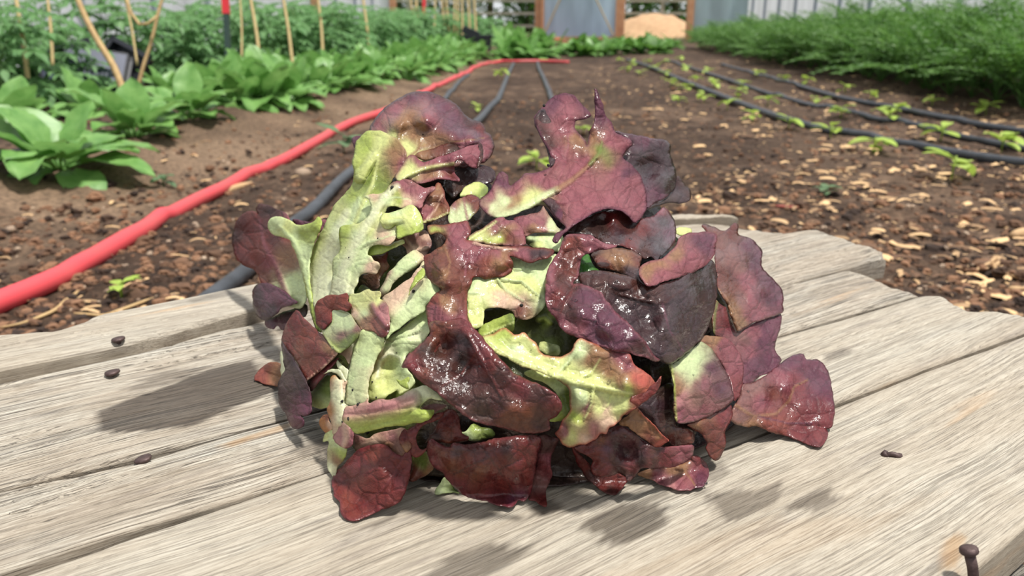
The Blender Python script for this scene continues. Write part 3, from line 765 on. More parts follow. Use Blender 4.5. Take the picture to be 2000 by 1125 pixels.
leaf(pn("B: 330,600 370,510 395,495 430,520 440,570 480,545 520,510 560,500 640,480 665,440 660,400,3 640,360,4 605,300,5 575,230,4 575,190,2 620,135,-3 660,90,-5 700,70,-6 750,62,-7 800,85,-5 840,130,-3 885,185,2 850,205 800,215 795,245 820,290 850,320 860,350 870,290 895,240 905,190 905,130 900,60,3 905,35,6 925,70 945,120 965,185 1000,230 1020,280 1060,295 1110,335,3 1090,370 1060,415 1110,460 1150,510,-2 1180,580,-4 1192,660,-3 1185,710,0 1130,772,5 1090,740,8 1040,705,9 980,698,8 910,715,8 850,750,8 790,790,9 740,830,10 700,885,12 672,870,12 700,830 740,800 690,745 650,700 620,680 560,690 480,720 400,745 330,740 280,690 275,650",
        "B: 600,260,M 640,330,M 700,100,v 760,150,P 740,250,P 700,400,P 600,520,P 480,560,P 395,540,v 350,620,P 420,650,K 520,650,Y 560,630,Y 360,690,K 800,500,P 850,330,O 900,420,O 925,410,g 980,330,P 1060,330,P 930,180,v 910,80,v 1000,500,P 1100,600,P 1170,680,P 1000,680,P 850,720,P 700,860,v 760,620,P 850,650,P 450,600,P 650,560,P 480,640,O 330,700,P 440,690,O 1060,500,v 800,300,O 830,450,P",
        z=4, g=.3, pk=.75, und=1.2, curl=1.5, e=('v', .8),
        r=[(24, 12, 3, 'K', "B: 380,745 500,705 620,630 700,590"), (14, 5, 1.8, 'O', "B: 700,590 780,540 860,470 925,405"), (10, 4, 1.2, 'g', "B: 880,450 925,400 945,330"), (7, 3, .9, 'P', "B: 700,560 740,450 760,350 745,180"), (8, 4, 1, 'P', "B: 620,650 750,670 850,640")],
        i="B: 740,200,4 800,420,-3 950,430,4 1050,560,5 900,620,3 850,300,-4"),
     pn("B: 577,195 620,150 650,190 670,230 685,260 690,310 688,380 685,440 662,462 640,370 605,300 575,240", "B: 620,250,M 640,200,V 670,350,M 660,420,V", z=9, g=.8, pk=1.2, curl=1),  # shadowed fold of the left lobe, its shade painted in dark maroon
     pn("B: 620,650 660,640 700,660 760,690 800,695 790,740 745,785 700,750 660,700", "B: 680,700,V 740,740,v 770,700,P", z=7, g=.5, pk=.5),
     label='large mauve leaf fanning out at the upper right')
# pale leaf in the centre left with serrated lobes
leaf(pn("P: 432,605 445,560 480,525 540,512 600,522 645,500 700,480 715,505 680,520 600,560 540,585 470,598", "P: 480,560,G 600,530,G 690,495,Y", z=3, g=.6, pk=.5, st=2.6),
     pn("P: 560,290 600,290 650,270 720,240 770,228,3 800,250 830,290 842,350 850,410,-4 780,435 720,452 660,470 655,400 650,372 600,400 565,400 545,370 530,330",
        "P: 600,330,Y 760,300,Y 700,400,G 800,400,G 680,300,K", z=9, g=.6, pk=.6, r=[(22, 16, 2.0, 'Y', "P: 540,345 620,340 700,325"), (6, 4, 1, 'K', "P: 600,345 690,335")]),
     pn("P: 165,900,-2 185,760 190,640 235,570 240,500 236,430 250,385 320,370 400,350 450,300 470,240 450,190 415,165 480,148 545,140 575,120 610,85 660,50 740,40 800,75 860,100 935,95,3 920,130 880,160 852,205 846,238 820,250,3 785,232 740,235 690,250 640,238 590,245 575,270 560,330 600,390 650,372,3 655,400 645,470 600,520 540,515 490,520 450,550 440,590 470,600 490,635 525,655 530,690,-3 500,735 430,725 385,745 370,790 345,850 335,930 250,960 170,960",
        "P: 240,700,K 210,850,W 300,560,Y 400,480,K 420,420,Y 250,430,G 520,250,Y 560,180,K 680,180,G 760,110,P 700,60,P 850,120,P 850,200,n 800,230,P 600,480,N 450,680,N 420,600,K 600,440,N 480,180,N 430,230,K 270,400,G 640,220,Y 620,420,K 350,650,K 740,190,N",
        z=7, g=.45, pk=.55, r=[(34, 12, 2.5, 'W', "P: 230,900 270,700 330,560 420,400 500,270 580,160 660,90"), (7, 3, .8, 'K', "P: 350,560 450,500 560,470 640,440"), (7, 3, .8, 'K', "P: 300,700 380,650 480,640"), (6, 3, .8, 'K', "P: 560,190 650,170 760,190")]),
     label='pale serrated leaf of the upper left')
leaf(pn("P: 600,430 700,440 780,430 850,412 880,420 910,500 890,560 850,610 790,640 740,600 720,540 640,480", "P: 760,480,T 830,460,N 860,550,T 780,600,N 820,520,T", z=-1, g=.8, pk=.6,
        r=[(8, 4, 1, 'N', "P: 880,540 800,560 720,480")]))
leaf(pn("P: 470,600 540,590 590,570 585,640 600,680 540,760 530,830 480,850 400,810 345,870 340,830 375,740 430,730 520,700", "P: 500,640,B 560,620,b 440,800,m 480,760,m 560,700,O 360,820,D", z=-4, g=.4, pk=.8))
leaf(pn("P: 530,870 590,740 640,680 720,600 790,560 860,610 850,640 780,690 700,740 640,790 570,900", "P: 620,740,n 700,660,K 780,620,K 600,840,n 840,620,N", z=2, g=.4, pk=.3,
        r=[(30, 22, 2.5, 'K', "P: 580,840 660,720 800,620")]))
# brown-pink folded leaf, centre
leaf(pn("Q: 335,500 350,460 420,420 500,370 560,330 610,315,3 640,335 700,345 740,390 765,450 780,510 740,530 620,525 500,515 420,500",
        "Q: 400,460,Y 550,380,P 600,480,G 500,490,G 740,430,P 700,480,B 620,340,P 560,440,Y 650,420,O", z=9, g=.4, pk=.7, i="Q: 600,480,-5", e=('P', .8),
        r=[(9, 5, 1.4, 'Y', "Q: 340,490 440,430 560,350")]))
leaf(pn("Q: 390,760 490,768 570,755 650,735 682,680 660,610 740,625 810,650 900,625 1000,590 1000,700 930,750 915,850 920,950 880,1010 820,1055 760,1068,2 700,1050 680,1010 630,990 560,978 480,990 470,1060 460,1115 400,1130 360,1080 345,950 350,870",
        "Q: 600,800,Y 800,850,Y 450,820,K 880,950,K 720,960,N 620,920,N 750,720,K 400,950,Y 900,660,K 850,760,K 700,830,Y 740,1010,B 420,1060,Y", z=9, g=.45, pk=.4,
        r=[(6, 3, 1.0, 'K', "Q: 570,770 630,850 760,930"), (6, 3, 1, 'K', "Q: 600,770 750,790 880,900"), (6, 3, 1, 'K', "Q: 360,870 480,870 590,920"), (5, 3, .8, 'K', "Q: 680,700 760,690 860,720")], i="Q: 800,850,4 550,850,-2"),
     pn("Q: 770,455 900,430 1000,435 1040,440 1040,560 970,560 850,545 790,520", "Q: 900,500,Y 1000,480,K 830,490,d", z=3, g=.4, pk=.3, r=[(14, 8, 2, 'K', "Q: 800,470 930,480 990,560")]),
     label='pale green leaf showing in the centre')
leaf(pn("Q: 55,385 90,368 200,370 300,350 350,350 370,400 370,440 340,480 400,495 480,520 600,530 700,530 850,540 970,552 985,575 960,605 860,635 810,650 740,625 680,600 655,600 680,640 682,680,-3 650,735,-3 570,755,-2 490,768 430,755 390,760 380,800 350,870,-3 345,950 350,1050 380,1110 385,1160 230,1170 90,1150 60,1090 48,1020 55,970 80,920 110,880 165,850 130,820 75,790,-4 50,720,-5 30,650,-5 35,600 70,580 120,550 180,510 190,460 130,430 75,440",
        "Q: 100,400,P 250,400,P 330,400,P 300,500,P 450,540,P 110,460,G 80,640,B 150,620,B 180,720,O 260,650,B 120,740,B 380,680,B 350,600,P 550,640,O 640,680,b 560,560,P 760,590,P 900,580,V 850,560,V 250,820,B 320,900,B 200,950,O 100,1000,P 150,1080,P 120,920,b 300,1050,P 480,640,b 600,590,O",
        z=14, g=.55, pk=.8, und=1.4, curl=1.6, e=('b', .9), r=[(5, 4, 1.2, 'P', "Q: 350,560 340,660 330,750"), (7, 4, 1.0, 'N', "Q: 400,505 560,540 720,560"), (6, 4, .8, 'O', "Q: 180,520 220,650 180,800")],
        i="Q: 160,700,6 200,780,5 370,690,-4 600,650,4 280,640,-2 150,980,3"),
     label='brownish pink leaf folded across the centre')
# deep green parts low in the centre
leaf(pn("T: -150,240 -50,100 60,60 170,140 200,200 330,290 310,370 240,430 160,440 60,380 -50,320", "T: 0,200,d 150,250,d 100,170,G 60,160,g 260,350,d 150,380,g", z=2, g=.3, pk=.7,
        r=[(12, 10, 3, 'G', "T: 50,165 90,150 130,190")]))
leaf(pn("4: 490,520 540,480 610,450 670,430,4 688,460 685,520 620,545 560,560 510,570", "4: 600,480,G 660,450,g 550,540,G", z=11, g=.4, pk=.3, r=[(5, 3, .8, 'Y', "4: 520,550 600,515 680,480")]))
leaf(pn("T: 60,330 130,340 195,362 195,420 130,430 80,410 50,380", "T: 120,380,g 180,390,K 80,360,Y", z=9, g=.8, pk=.4, st=2.6))
leaf(pn("T: 0,530 80,560 210,620 262,660 278,760 275,840 225,900 150,912 120,900 180,870 210,800 190,720 100,640 0,600 -60,560", "T: 100,600,Y 180,680,K 240,760,g 200,880,G 260,820,g", z=11, g=.7, pk=.8))
# green front leaf with the red tip
leaf(pn("T: -370,297 -290,270 -240,240 -190,232 -130,280 -60,262 -25,300 20,330 60,400 110,430 200,440 250,420 300,370 335,305 400,320 480,350 580,385 700,410 750,500 820,550 870,590 905,625,2 943,580,3 935,630 915,680 860,730 790,785,-3 740,820 670,860 640,905,-4 600,940 560,960 540,1000 500,1000 470,1030 420,1060 390,1080 330,1085 270,1097,-4 220,1075 200,1040 168,1000,-4 200,960 225,900 275,840 275,760 260,660 210,620 150,590 80,560 0,530 -60,520 -150,470 -250,420 -330,370",
        "T: -300,300,G -200,260,G -100,330,Y 0,400,Y -100,420,K 100,480,Y 330,400,K 250,560,Y 430,480,O 520,420,O 560,560,O 700,520,P 800,600,c 650,620,O 600,690,Y 730,700,G 460,660,Y 420,720,Y 370,800,P 400,870,O 520,800,N 300,900,G 260,1040,Y 200,1010,P 350,1050,N 470,980,n 560,900,N 700,760,Y 850,690,c 930,600,R 650,800,Y 400,600,Y 330,740,K 770,750,R 880,720,R 500,500,O 620,450,P 540,730,Y 460,800,Y",
        z=17, g=.75, pk=.8, und=1.3, curl=1.3, e=('c', .7),
        r=[(34, 26, 2.5, 'Y', "T: -340,330 -200,440 0,515 150,575"), (24, 6, 2.2, 'Y', "T: 150,575 300,610 450,645 600,690 730,705"), (7, 3, 1, 'Y', "T: 300,610 430,560 500,450"), (7, 3, 1, 'Y', "T: 450,645 430,780 380,900"), (6, 3, .9, 'Y', "T: 600,690 560,780 500,850"), (8, 4, 1, 'K', "T: 180,560 270,470 340,360")],
        i="T: 340,740,5 320,950,5 500,540,-3 560,800,-2 700,620,3 240,1040,2 430,1000,-3"),
     pn("T: 943,582 915,684 860,735 790,790 680,866 700,800 715,750 770,700 850,660 905,625", "T: 850,710,R 740,790,b 920,620,R", z=18.5, g=.5, pk=.3, st=2.6),
     label='green leaf with a pointed red tip')
# dark twisted leaf group, right of centre
leaf(pn("S: 330,600 430,560 560,570 700,600 860,660 5: 240,355 330,340 420,300 500,250 522,245 535,300,-3 540,380,-3 530,450,-3 500,540,-2 480,580 430,630 370,680 325,697 270,680 200,650 100,560 20,480 -20,420",
        "5: 150,380,M 250,400,M 60,350,M 450,400,V 350,600,V 200,500,V 480,300,V 400,480,V 300,520,V 100,450,V 500,450,V", z=12, g=1, pk=1.3, und=1.4, curl=1.5,
        r=[(7, 5, 1.4, 'M', "5: 40,360 120,395 220,420 300,435"), (7, 4, 1.0, 'M', "5: 300,435 380,380 450,330"), (5, 3, .9, 'v', "5: 300,435 330,550 390,640")], i="5: 230,500,-6 330,540,4 100,430,-6 440,420,4"),
     label='dark purple wet leaf on the right')
leaf(pn("5: 362,105 400,100 428,108 425,130 380,135 362,125", "5: 390,115,Y", z=-6, st=2.6))
leaf(pn("S: 250,260 300,200 460,140 600,110 700,140 740,200 800,180 880,160 960,95,4 1010,140 1045,210 1050,300,3 1035,360,5 980,420,6 930,460,7 910,500,7 870,460 820,470 760,430 700,390 640,380 560,365 480,335 430,300 340,290",
        "S: 400,260,k 600,160,R 800,250,R 900,330,V 1000,200,V 950,420,V 650,300,V 980,130,P 500,230,k 720,230,M 800,400,M 1030,280,v 700,360,R", z=3, g=1, pk=1.2, und=1.2, i="S: 500,220,-8 700,200,-6 900,300,4 800,300,-3"),
     label='dark folded leaf under the mauve fan')
leaf(pn("S: 430,440 520,400 600,390 680,400 760,430 800,470 780,540 790,610,4 830,660,6 740,620 640,570 540,545 480,520", "S: 600,480,O 680,500,O 540,510,B 760,500,B 700,590,V 780,600,V 480,450,m", z=8, g=.9, pk=1.6, i="S: 600,560,-6 470,470,-6"))
leaf(pn("5: 200,280 240,250 300,235 360,180 370,150 400,130 460,120,-3 520,122,-4 540,140,-3 535,180 520,235 470,280 400,310 320,335 250,357,3 225,350,3 205,320,3",
        "5: 230,300,O 300,260,O 350,220,O 480,170,v 430,230,P 300,320,P 510,150,v 260,330,P 400,270,P 340,280,P 210,290,O", z=15, g=.35, pk=.6, curl=1.4, i="5: 430,220,4 250,280,-2", e=('P', .8)),
     label='curled mauve leaf on the right')
leaf(pn("S: 365,460 410,440 440,510 500,570 540,620 535,642,3 490,620 400,600 345,585 345,500", "S: 400,500,D 480,590,D 530,632,G 380,570,D", z=8, g=.5, pk=.2, st=2.6, jag=.3), label='bright green leaf tip')
leaf(pn("S: 215,360,2 250,300,3 345,290,4 430,300,4 480,335 560,365 620,375 560,400 480,410 420,430 370,450,-2 350,500,-6 340,580,-8 320,620,-6 300,650 360,660 430,680 500,720 560,800 620,870 700,940 760,1010 830,1080 T: 880,420 930,460,-2 900,475,-3 830,445,-3 760,430,-3 700,405 600,395 520,370,-2 430,340,-2 340,300 250,265 200,220 170,150 130,120,-2 100,50 S: 95,720 92,650 110,560 150,480 200,400",
        "S: 250,340,b 350,330,b 500,370,P 130,600,P 110,700,P 220,520,B 200,620,M 180,750,R 300,700,M 400,760,v 250,850,M 350,850,v 450,950,v 550,900,v 700,1000,v 180,930,P 300,1000,P 150,500,P 280,450,B 300,560,B T: 600,350,v 800,400,M 880,450,M 450,300,v S: 430,320,P",
        z=19, g=.9, pk=.9, und=1.2, curl=1.4, e=('P', .8), r=[(6, 4, 1.2, 'R', "S: 340,600 280,720 200,870")], i="S: 120,640,4 220,560,-6 260,450,-4 350,850,4 550,950,3 200,800,-1"),
     label='purple leaf rolled forward, right of centre')
# right side
leaf(pn("5: 655,790 700,780 760,745 800,715 840,680 880,660 920,658 935,680 980,680 1020,715 1040,770 1050,830 1058,920 1045,975 1015,982 975,972 1025,990 1020,1035 990,1065 930,1050 860,1020 780,1000 720,975 660,975 610,955 600,920 620,870 640,840",
        "5: 700,820,T 780,840,B 850,700,v 960,760,v 1000,900,r 900,980,r 800,950,b 680,930,T 700,960,O 750,870,P 900,800,r 1020,820,v 820,780,P 1000,1020,r", z=3, g=.9, pk=1.1, und=1.2, curl=2,
        r=[(7, 4, 1.3, 'O', "5: 620,880 700,930 800,920 860,860 880,800 940,770"), (5, 3, .8, 'v', "5: 720,930 850,960 960,960")], i="5: 800,840,-5 740,830,3 900,850,3 700,950,-2"),
     label='maroon wet leaf resting on the board at the far right')
leaf(pn("5: 535,420 560,440 590,460 620,540 640,560 700,520 780,490 822,480 818,540 795,620 800,650 825,685 790,730 740,750 690,785 655,790 640,720 600,640 560,590 530,570 520,500",
        "5: 560,520,r 700,560,P 750,600,v 700,700,v 780,690,v 650,600,T 600,560,P 760,540,v 680,640,P", z=0, g=.7, pk=1, und=1.3, r=[(7, 6, 1.5, 'g', "5: 545,410 530,480 525,570")]))
leaf(pn("5: 475,88 520,95 570,115 600,95,3 615,78,4 632,90,4 636,130 680,145,-3 720,175,-4 738,210,-4 738,270,-3 770,310,-3 800,340,-3 828,380,-3 832,440 825,475 760,500 700,520 655,545 630,553,3 605,500,3 580,430,3 545,370 540,300 530,240 535,160 500,125",
        "5: 500,100,B 600,130,B 560,200,T 600,250,T 600,340,B 650,400,T 700,400,P 700,480,P 780,400,v 680,180,v 720,260,v 640,520,O 600,470,O 560,180,T 590,300,B 680,330,P 640,280,T 780,330,v 740,450,P",
        z=3, g=1, pk=1.3, und=1, curl=2, i="5: 600,320,-4 640,230,4 640,400,-3 700,400,3", r=[(5, 4, 1, 'O', "5: 545,370 590,430 630,540")]),
     label='glossy brown and purple blistered leaf at the right')
leaf(pn("5: 350,700,-2 390,670 450,615 470,600 520,640 560,700 600,780 613,850 590,880 540,910,-2 480,940,-2 420,958,-2 365,955 350,900 352,800 330,705",
        "5: 400,720,K 430,700,K 380,850,n 450,800,T 520,720,v 560,800,v 480,900,P 350,800,O 440,760,K 500,800,P 400,920,P", z=9, g=1, pk=.8, curl=1.4, r=[(6, 5, 1.2, 'G', "5: 340,705 352,800 360,950")], i="5: 460,800,4 400,760,1"),
     pn("5: 480,575 540,580 590,590 630,640 655,700 655,780 640,840 615,862 600,780 560,700 520,640 470,610", "5: 520,600,O 590,640,P 630,720,P 630,800,r 560,620,P", z=6, g=.6, pk=.6),
     label='pale pink and green wet leaf, lower right')
leaf(pn("5: 410,965 480,940 560,900 600,880 610,910 595,960 575,1000 580,1050 565,1090 540,1122 510,1110 490,1075 495,1050 470,1010 430,980", "5: 460,970,O 560,950,r 540,1050,B 500,1000,B 590,910,r", z=6, g=.8, pk=.8, e=('R', .6)))
leaf(pn("5: 250,700 330,700 350,800 350,900 365,955 440,960 440,1010 360,980 280,900", "5: 300,760,k 320,850,m 400,980,m", z=-2, g=.6, pk=.7))
# bottom
leaf(pn("7: 905,205 1000,110 1080,60 1180,40 1195,330 1260,360 1325,385 1332,460 1280,480 1200,490 1145,460 1040,340", "7: 1060,180,V 1200,420,B 1290,430,b 1150,380,M 1100,100,k 1150,250,k 1000,200,V", z=2, g=.9, pk=1),
     pn("7: 785,325 840,270 905,205 960,260 1040,340 1110,420 1145,455,2 1080,490 1030,505 1020,480 950,430 880,380 850,345 820,345", "7: 860,300,O 950,330,O 1000,440,B 1080,470,c 1050,400,O", z=9, g=.5, pk=.4, r=[(5, 4, 1, 'c', "7: 905,205 1040,340 1145,455")]),
     label='leaf folded into a sharp tan edge, bottom right')
leaf(pn("7: 440,505 470,600 520,690 560,740 620,790 700,845 750,850 790,820 830,770 850,740 780,690 690,715 600,700 560,620 500,560", "7: 530,620,R 700,780,R 620,740,M 790,760,R 740,800,M", z=-1, g=.5, pk=.6, curl=2),
     pn("7: 440,500,-4 480,490 560,450 640,410 700,370 760,340 820,350 880,385 1020,480 1060,500 1200,490 1320,485 1328,540 1290,600 1210,635 1130,650 1040,655 950,655 910,700 850,755,3 820,700 780,690 740,705 690,715,4 640,720,5 590,690,5 580,640 590,600 560,570 500,540 470,520",
        "7: 550,480,R 640,460,o 620,560,R 720,520,v 800,500,V 950,550,V 1000,600,r 1150,600,r 1290,510,P 640,680,R 850,680,M 700,640,r 560,530,R 1080,560,M 880,600,r 760,600,M", z=7, g=.9, pk=1.2, und=1.4, i="7: 850,520,-5 680,620,4 1000,600,3"),
     label='crumpled red leaf at the bottom')
leaf(pn("7: 920,695 980,665 1060,650 1140,640 1220,630 1300,600 1325,565 1370,570 1410,600 1435,640 1443,690 1425,750 1390,790 1340,800 1300,820 1220,815 1150,795 1080,770 1010,735 960,715",
        "7: 1000,700,O 1100,720,P 1200,670,O 1250,780,P 1400,620,r 1400,750,v 1180,760,n 1330,700,P 1240,640,O", z=0, g=.6, pk=.6, r=[(6, 4, 1.2, 'O', "7: 1200,640 1270,680 1340,780")], curl=2))
leaf(pn("6: 1620,420 1760,440 1740,500 1710,580 1715,700 1700,760 1670,830 1680,930 1640,925 1590,895 1545,875 1590,700 1610,560", "6: 1680,480,M 1660,650,r 1620,800,T 1660,900,R 1690,600,P", z=1, g=.4, pk=.7, curl=2),
     pn("6: 805,480,-3 820,430 850,440 900,480 960,500 1000,470 1080,480 1200,470 1300,440 1450,420 1620,420 1625,500 1600,600 1590,700 1570,800 1545,870 1510,895 1470,890 1440,930,-3 1390,940,-4 1320,925,-4 1230,895,-4 1150,880,-3 1070,850,-3 1010,800,-4 950,740,-4 920,690,-3 860,650,-3 820,590,-3 800,530",
        "6: 950,560,B 1100,600,R 1300,550,R 1500,500,R 1200,680,o 1050,760,r 1300,880,r 1450,900,v 840,600,r 1550,700,R 1350,720,R 1050,520,M 1400,480,M 1000,640,o 1450,620,R", z=7, g=1, pk=.9, und=1.1, curl=2, e=('r', 1.2),
        i="6: 1200,650,5 1000,600,2 1450,700,3", r=[(5, 3, .7, 'M', "6: 1200,500 1340,680 1470,880"), (5, 3, .6, 'M', "6: 1250,580 1100,640 1000,700"), (4, 3, .5, 'M', "6: 1340,660 1500,580")]),
     label='shiny red leaf at the bottom centre')
leaf(pn("6: 695,560 760,520 830,560 850,650 800,700 740,735 670,745 690,650", "6: 750,600,g 800,650,O 700,720,B", z=-3, g=.8, pk=.8))
leaf(pn("6: 265,400 360,440 430,400 520,380 620,360 660,380 640,420 600,460 640,540 600,570 520,500 450,480 380,488 300,520 270,500", "6: 400,450,N 550,420,n 500,480,O 600,400,N 300,450,T", z=0, g=.3, pk=.5))
leaf(pn("6: 860,840 900,760 940,720 1000,800 1040,840 980,830 920,840", "6: 920,800,K 980,820,g", z=-3, pk=.5))
leaf(pn("6: 790,470 830,400 880,330 900,270 960,225 1010,240 1040,300 1050,370 1080,410 1110,420 1100,450 1000,470 900,470 840,450", "6: 960,300,R 1000,400,o 880,420,m 1040,400,R", z=3, g=.6, pk=.7))
leaf(pn("6: 1050,400 1090,380 1140,330 1200,350 1280,370 1290,420 1200,450 1110,450", "6: 1140,380,G 1220,400,g 1080,430,K", z=0, pk=.5))
leaf(pn("6: 660,380,2 720,330 790,285 860,255 925,250 900,290 840,320 770,340 735,390 725,450 740,500 770,520 800,510 790,530 740,570 700,560 690,500 665,440", "6: 800,280,R 690,400,r 880,265,R 720,500,R 760,530,R", z=9, g=.5, pk=.3, st=2.6),
     pn("6: 600,440 630,380 650,370 665,430 690,490 650,540 620,500", "6: 640,440,r 650,510,O", z=6, g=.4, pk=.3, st=2.6),
     pn("6: 380,490 450,480 520,495 570,545 620,565 640,550 690,500 690,560 685,660 670,750 640,840 600,900 540,935 470,960 400,990 330,1025 250,1045 200,1020 165,980 160,900 120,850 108,760 125,700 180,640 250,570 300,520",
        "6: 200,780,R 400,600,b 600,640,R 550,800,R 300,950,R 450,900,R 600,760,r 300,620,r 230,900,b 470,700,R", z=6, g=.5, pk=.7, und=1, curl=1.6, e=('r', 1.0),
        r=[(4, 3, .6, 'r', "6: 640,560 560,700 470,820 340,930"), (4, 2, .5, 'r', "6: 590,640 420,660 300,720")], i="6: 420,700,4 600,640,-2"),
     label='rounded red leaf at the bottom left')
# main dark leaf in front
leaf(pn("4: 230,480 330,465,2 390,455,3 420,465,4 470,510,5 520,570,4 560,620,4 600,670,4 650,720,4 700,765,4 780,800,4 850,830,4 900,860,5 935,900,5 945,950,4 920,990 880,1010 885,1060 840,1080,-2 760,1085,-3 680,1070,-3 600,1050,-3 520,1035,-3 440,1010,-3 380,960,-2 320,910 260,860 200,815 150,780 110,735 68,720,4 100,660 150,620 190,580 225,540",
        "4: 300,560,B 400,600,V 300,700,M 200,740,B 500,620,r 600,750,M 450,850,M 600,950,M 750,1030,o 800,900,M 900,930,R 120,700,r 450,520,r 800,1050,M 650,1000,o 280,520,o 380,700,k 260,620,m 500,950,m 700,850,r 560,700,R 350,800,M",
        z=23, g=.8, pk=1.1, und=1.2, curl=1.2, e=('r', .7), r=[(5, 3, 1.0, 'R', "4: 340,500 250,640"), (5, 3, .9, 'R', "4: 430,540 520,700 620,880"), (4, 3, .7, 'R', "4: 480,640 400,760 300,820")],
        i="4: 300,620,-6 400,720,-6 300,720,-3 560,860,-1 700,960,2 480,800,-3"),
     label='large dark maroon leaf in the middle front')
# left folded red leaf
leaf(pn("3: 175,755 200,700 240,665 280,652 335,655 345,690 345,730 325,790 260,785 200,765", "3: 240,700,b 310,720,O 220,750,b", z=-8, g=.3, pk=.5))
leaf(pn("3: 500,760 600,680 690,620 650,680 580,760 520,830", "3: 580,730,r 540,790,M", z=6, g=.3, pk=.3),
     pn("3: 590,450 640,400 650,330 700,330 760,350 790,400 835,455,2 820,480 780,530 720,580 690,590 640,545", "3: 700,400,K 720,480,T 780,500,g 660,560,G 800,440,T 740,540,g 680,360,K 740,380,K", z=12, g=1, pk=.7, st=2.8, r=[(5, 4, 1, 'Y', "3: 590,470 650,550 700,588")]),
     pn("3: 430,335 490,390 545,440 590,480 640,540 690,590 600,680 500,760 490,750 460,690 430,640 400,600 370,560 345,520,-3 355,460 380,410", "3: 430,400,r 450,550,b 560,600,R 500,700,b 600,640,r 400,500,r 520,480,b 630,600,O", z=11, g=.5, pk=1.0, i="3: 500,560,3",
        r=[(4, 3, .8, 'N', "3: 690,590 600,680 500,758")]),
     pn("3: 345,520 370,560 400,600 450,680 490,750 520,830 528,900,-2 520,960 490,978 460,975 480,1000 480,1040 440,1057,-2 400,1040 385,1000 370,960 335,920 325,860 325,780 345,730 365,700 355,620", "3: 400,700,V 450,800,V 480,900,v 370,850,V 440,1030,v 360,580,V", z=13, g=.5, pk=.7, curl=1.8),
     pn("3: 550,360 552,300 580,265 640,240 700,235,3 745,232 755,260 750,275 770,295,3 765,325 740,338 700,330 655,335 645,400 600,448 570,430 555,400", "3: 600,300,b 700,270,b 600,420,R 740,310,b", z=14, g=.3, pk=.4, st=2.8, curl=1.3),
     label='red leaf folded down over the left side')
leaf(pn("3: 340,580 355,620 365,690 350,740 338,700", "3: 350,650,W", z=5, st=2.4))
# pale ribs near the base
leaf(pn("U: 30,780 60,720 100,680 160,650 175,760 165,880 30,880 20,830", "U: 80,780,K 140,750,g 60,850,Y", z=-4, g=.3, pk=.4))
leaf(pn("U: 560,400 640,350 740,270 870,180 905,290 880,360 830,430 760,480 720,520 735,600 790,690 760,740 680,790 660,760 600,790 560,820 500,830 440,800 450,690 490,560 510,470",
        "U: 700,350,K 800,320,W 620,600,Y 520,500,N 700,450,K 560,750,Y 850,250,K 600,450,W 700,600,K", z=3, g=.35, pk=.25, i="U: 610,580,-8 590,700,-7 700,400,2 530,480,2",
        r=[(6, 4, 1.4, 'K', "U: 600,380 740,350 890,290"), (8, 6, 1.4, 'W', "U: 515,660 530,550 600,490 680,520 700,590"), (6, 4, 1, 'K', "U: 560,430 700,400 860,400")]))
leaf(pn("U: 655,680 690,690 740,660 750,680 735,710 742,750 710,740 680,720", "U: 700,710,G", z=9, g=.4, pk=.2, st=2.2, jag=.3, curl=.3), label='tiny bright green sprout')
leaf(pn("U: 550,90,-2 640,20 720,-40 P: 760,760,-2 850,640,-2 865,680 880,740 940,800 970,850,-2 940,900 870,960 U: 860,180,-4 740,250,-4 680,300,-4 600,360,-3 575,380 600,300 605,250 580,180",
        "U: 650,80,N 700,150,W 850,100,K 800,200,K 620,280,K 750,0,N 900,60,K", z=8, g=.4, pk=.2, und=.6, curl=.8,
        r=[(62, 66, 5, 'K', "U: 600,320 720,210 920,50"), (40, 30, 3, 'N', "U: 590,160 680,50 P: 800,720")]),
     pn("P: 850,690 862,740 800,800 750,862 742,890 770,800 800,740", "P: 810,760,G", z=14, st=2.4, pk=.1, curl=.3),
     label='thick pale rib running up to the right', name='midrib')
leaf(pn("U: 400,330,-2 350,420,-3 310,560,-3 280,520,-4 250,500,-4 240,480 320,420", "U: 330,440,W 280,490,N", z=7, g=.3, pk=.2),
     pn("U: 400,320 470,325 540,360 565,380 560,420 540,470,-3 500,540,-4 480,620,-4 450,700,-4 450,800,-4 440,850 370,865 290,860,-4 290,780,-5 300,650,-5 330,520,-5 355,420,-4", "U: 430,400,Y 340,700,K 400,750,N 440,650,n 330,850,N 420,560,K 480,420,Y", z=9, g=.35, pk=.15, und=.5, curl=1,
        r=[(76, 84, 6, 'K', "U: 480,360 420,520 380,680 350,850")]),
     label='thick pale central midrib', name='midrib')
leaf(pn("3: 760,235 800,230 870,205 900,215 940,215 950,240 945,260 990,290 1000,340,3 1005,400,3 1000,460,2 970,495 930,485 900,460 870,455 830,450 800,410 770,380 770,330 750,275",
        "3: 800,260,Y 850,270,Y 850,340,K 900,320,O 930,400,b 970,350,n 980,450,R 880,430,O 780,350,N 820,300,Y 930,260,Y 960,310,P 900,390,O", z=13, g=.9, pk=.9, r=[(14, 8, 2.5, 'P', "3: 900,300 930,360 985,430")]),
     label='small blushed olive leaf over the ribs')
leaf(pn("U: 290,880,-2 370,865 420,845 445,812 455,850 520,830 600,830 700,790 800,740 870,725 920,760 990,830 900,820 850,850 820,890 830,905 930,905 900,960 860,985 760,1005,-4 620,1020,-4 480,1050,-4 360,1075,-4 310,1020 260,980 270,900",
        "U: 350,950,N 500,900,n 600,870,n 750,800,W 850,780,W 700,960,G 450,1020,G 850,950,G 400,880,N 600,960,Y 780,850,K 350,1030,Y", z=15, g=.4, pk=.15, und=.6, curl=1,
        r=[(52, 40, 4, 'n', "U: 300,940 480,915 640,880 760,830"), (44, 36, 4, 'G', "U: 330,1035 500,1005 700,970 850,945")]),
     label='thick pinkish midrib lying along the bottom left', name='midrib')
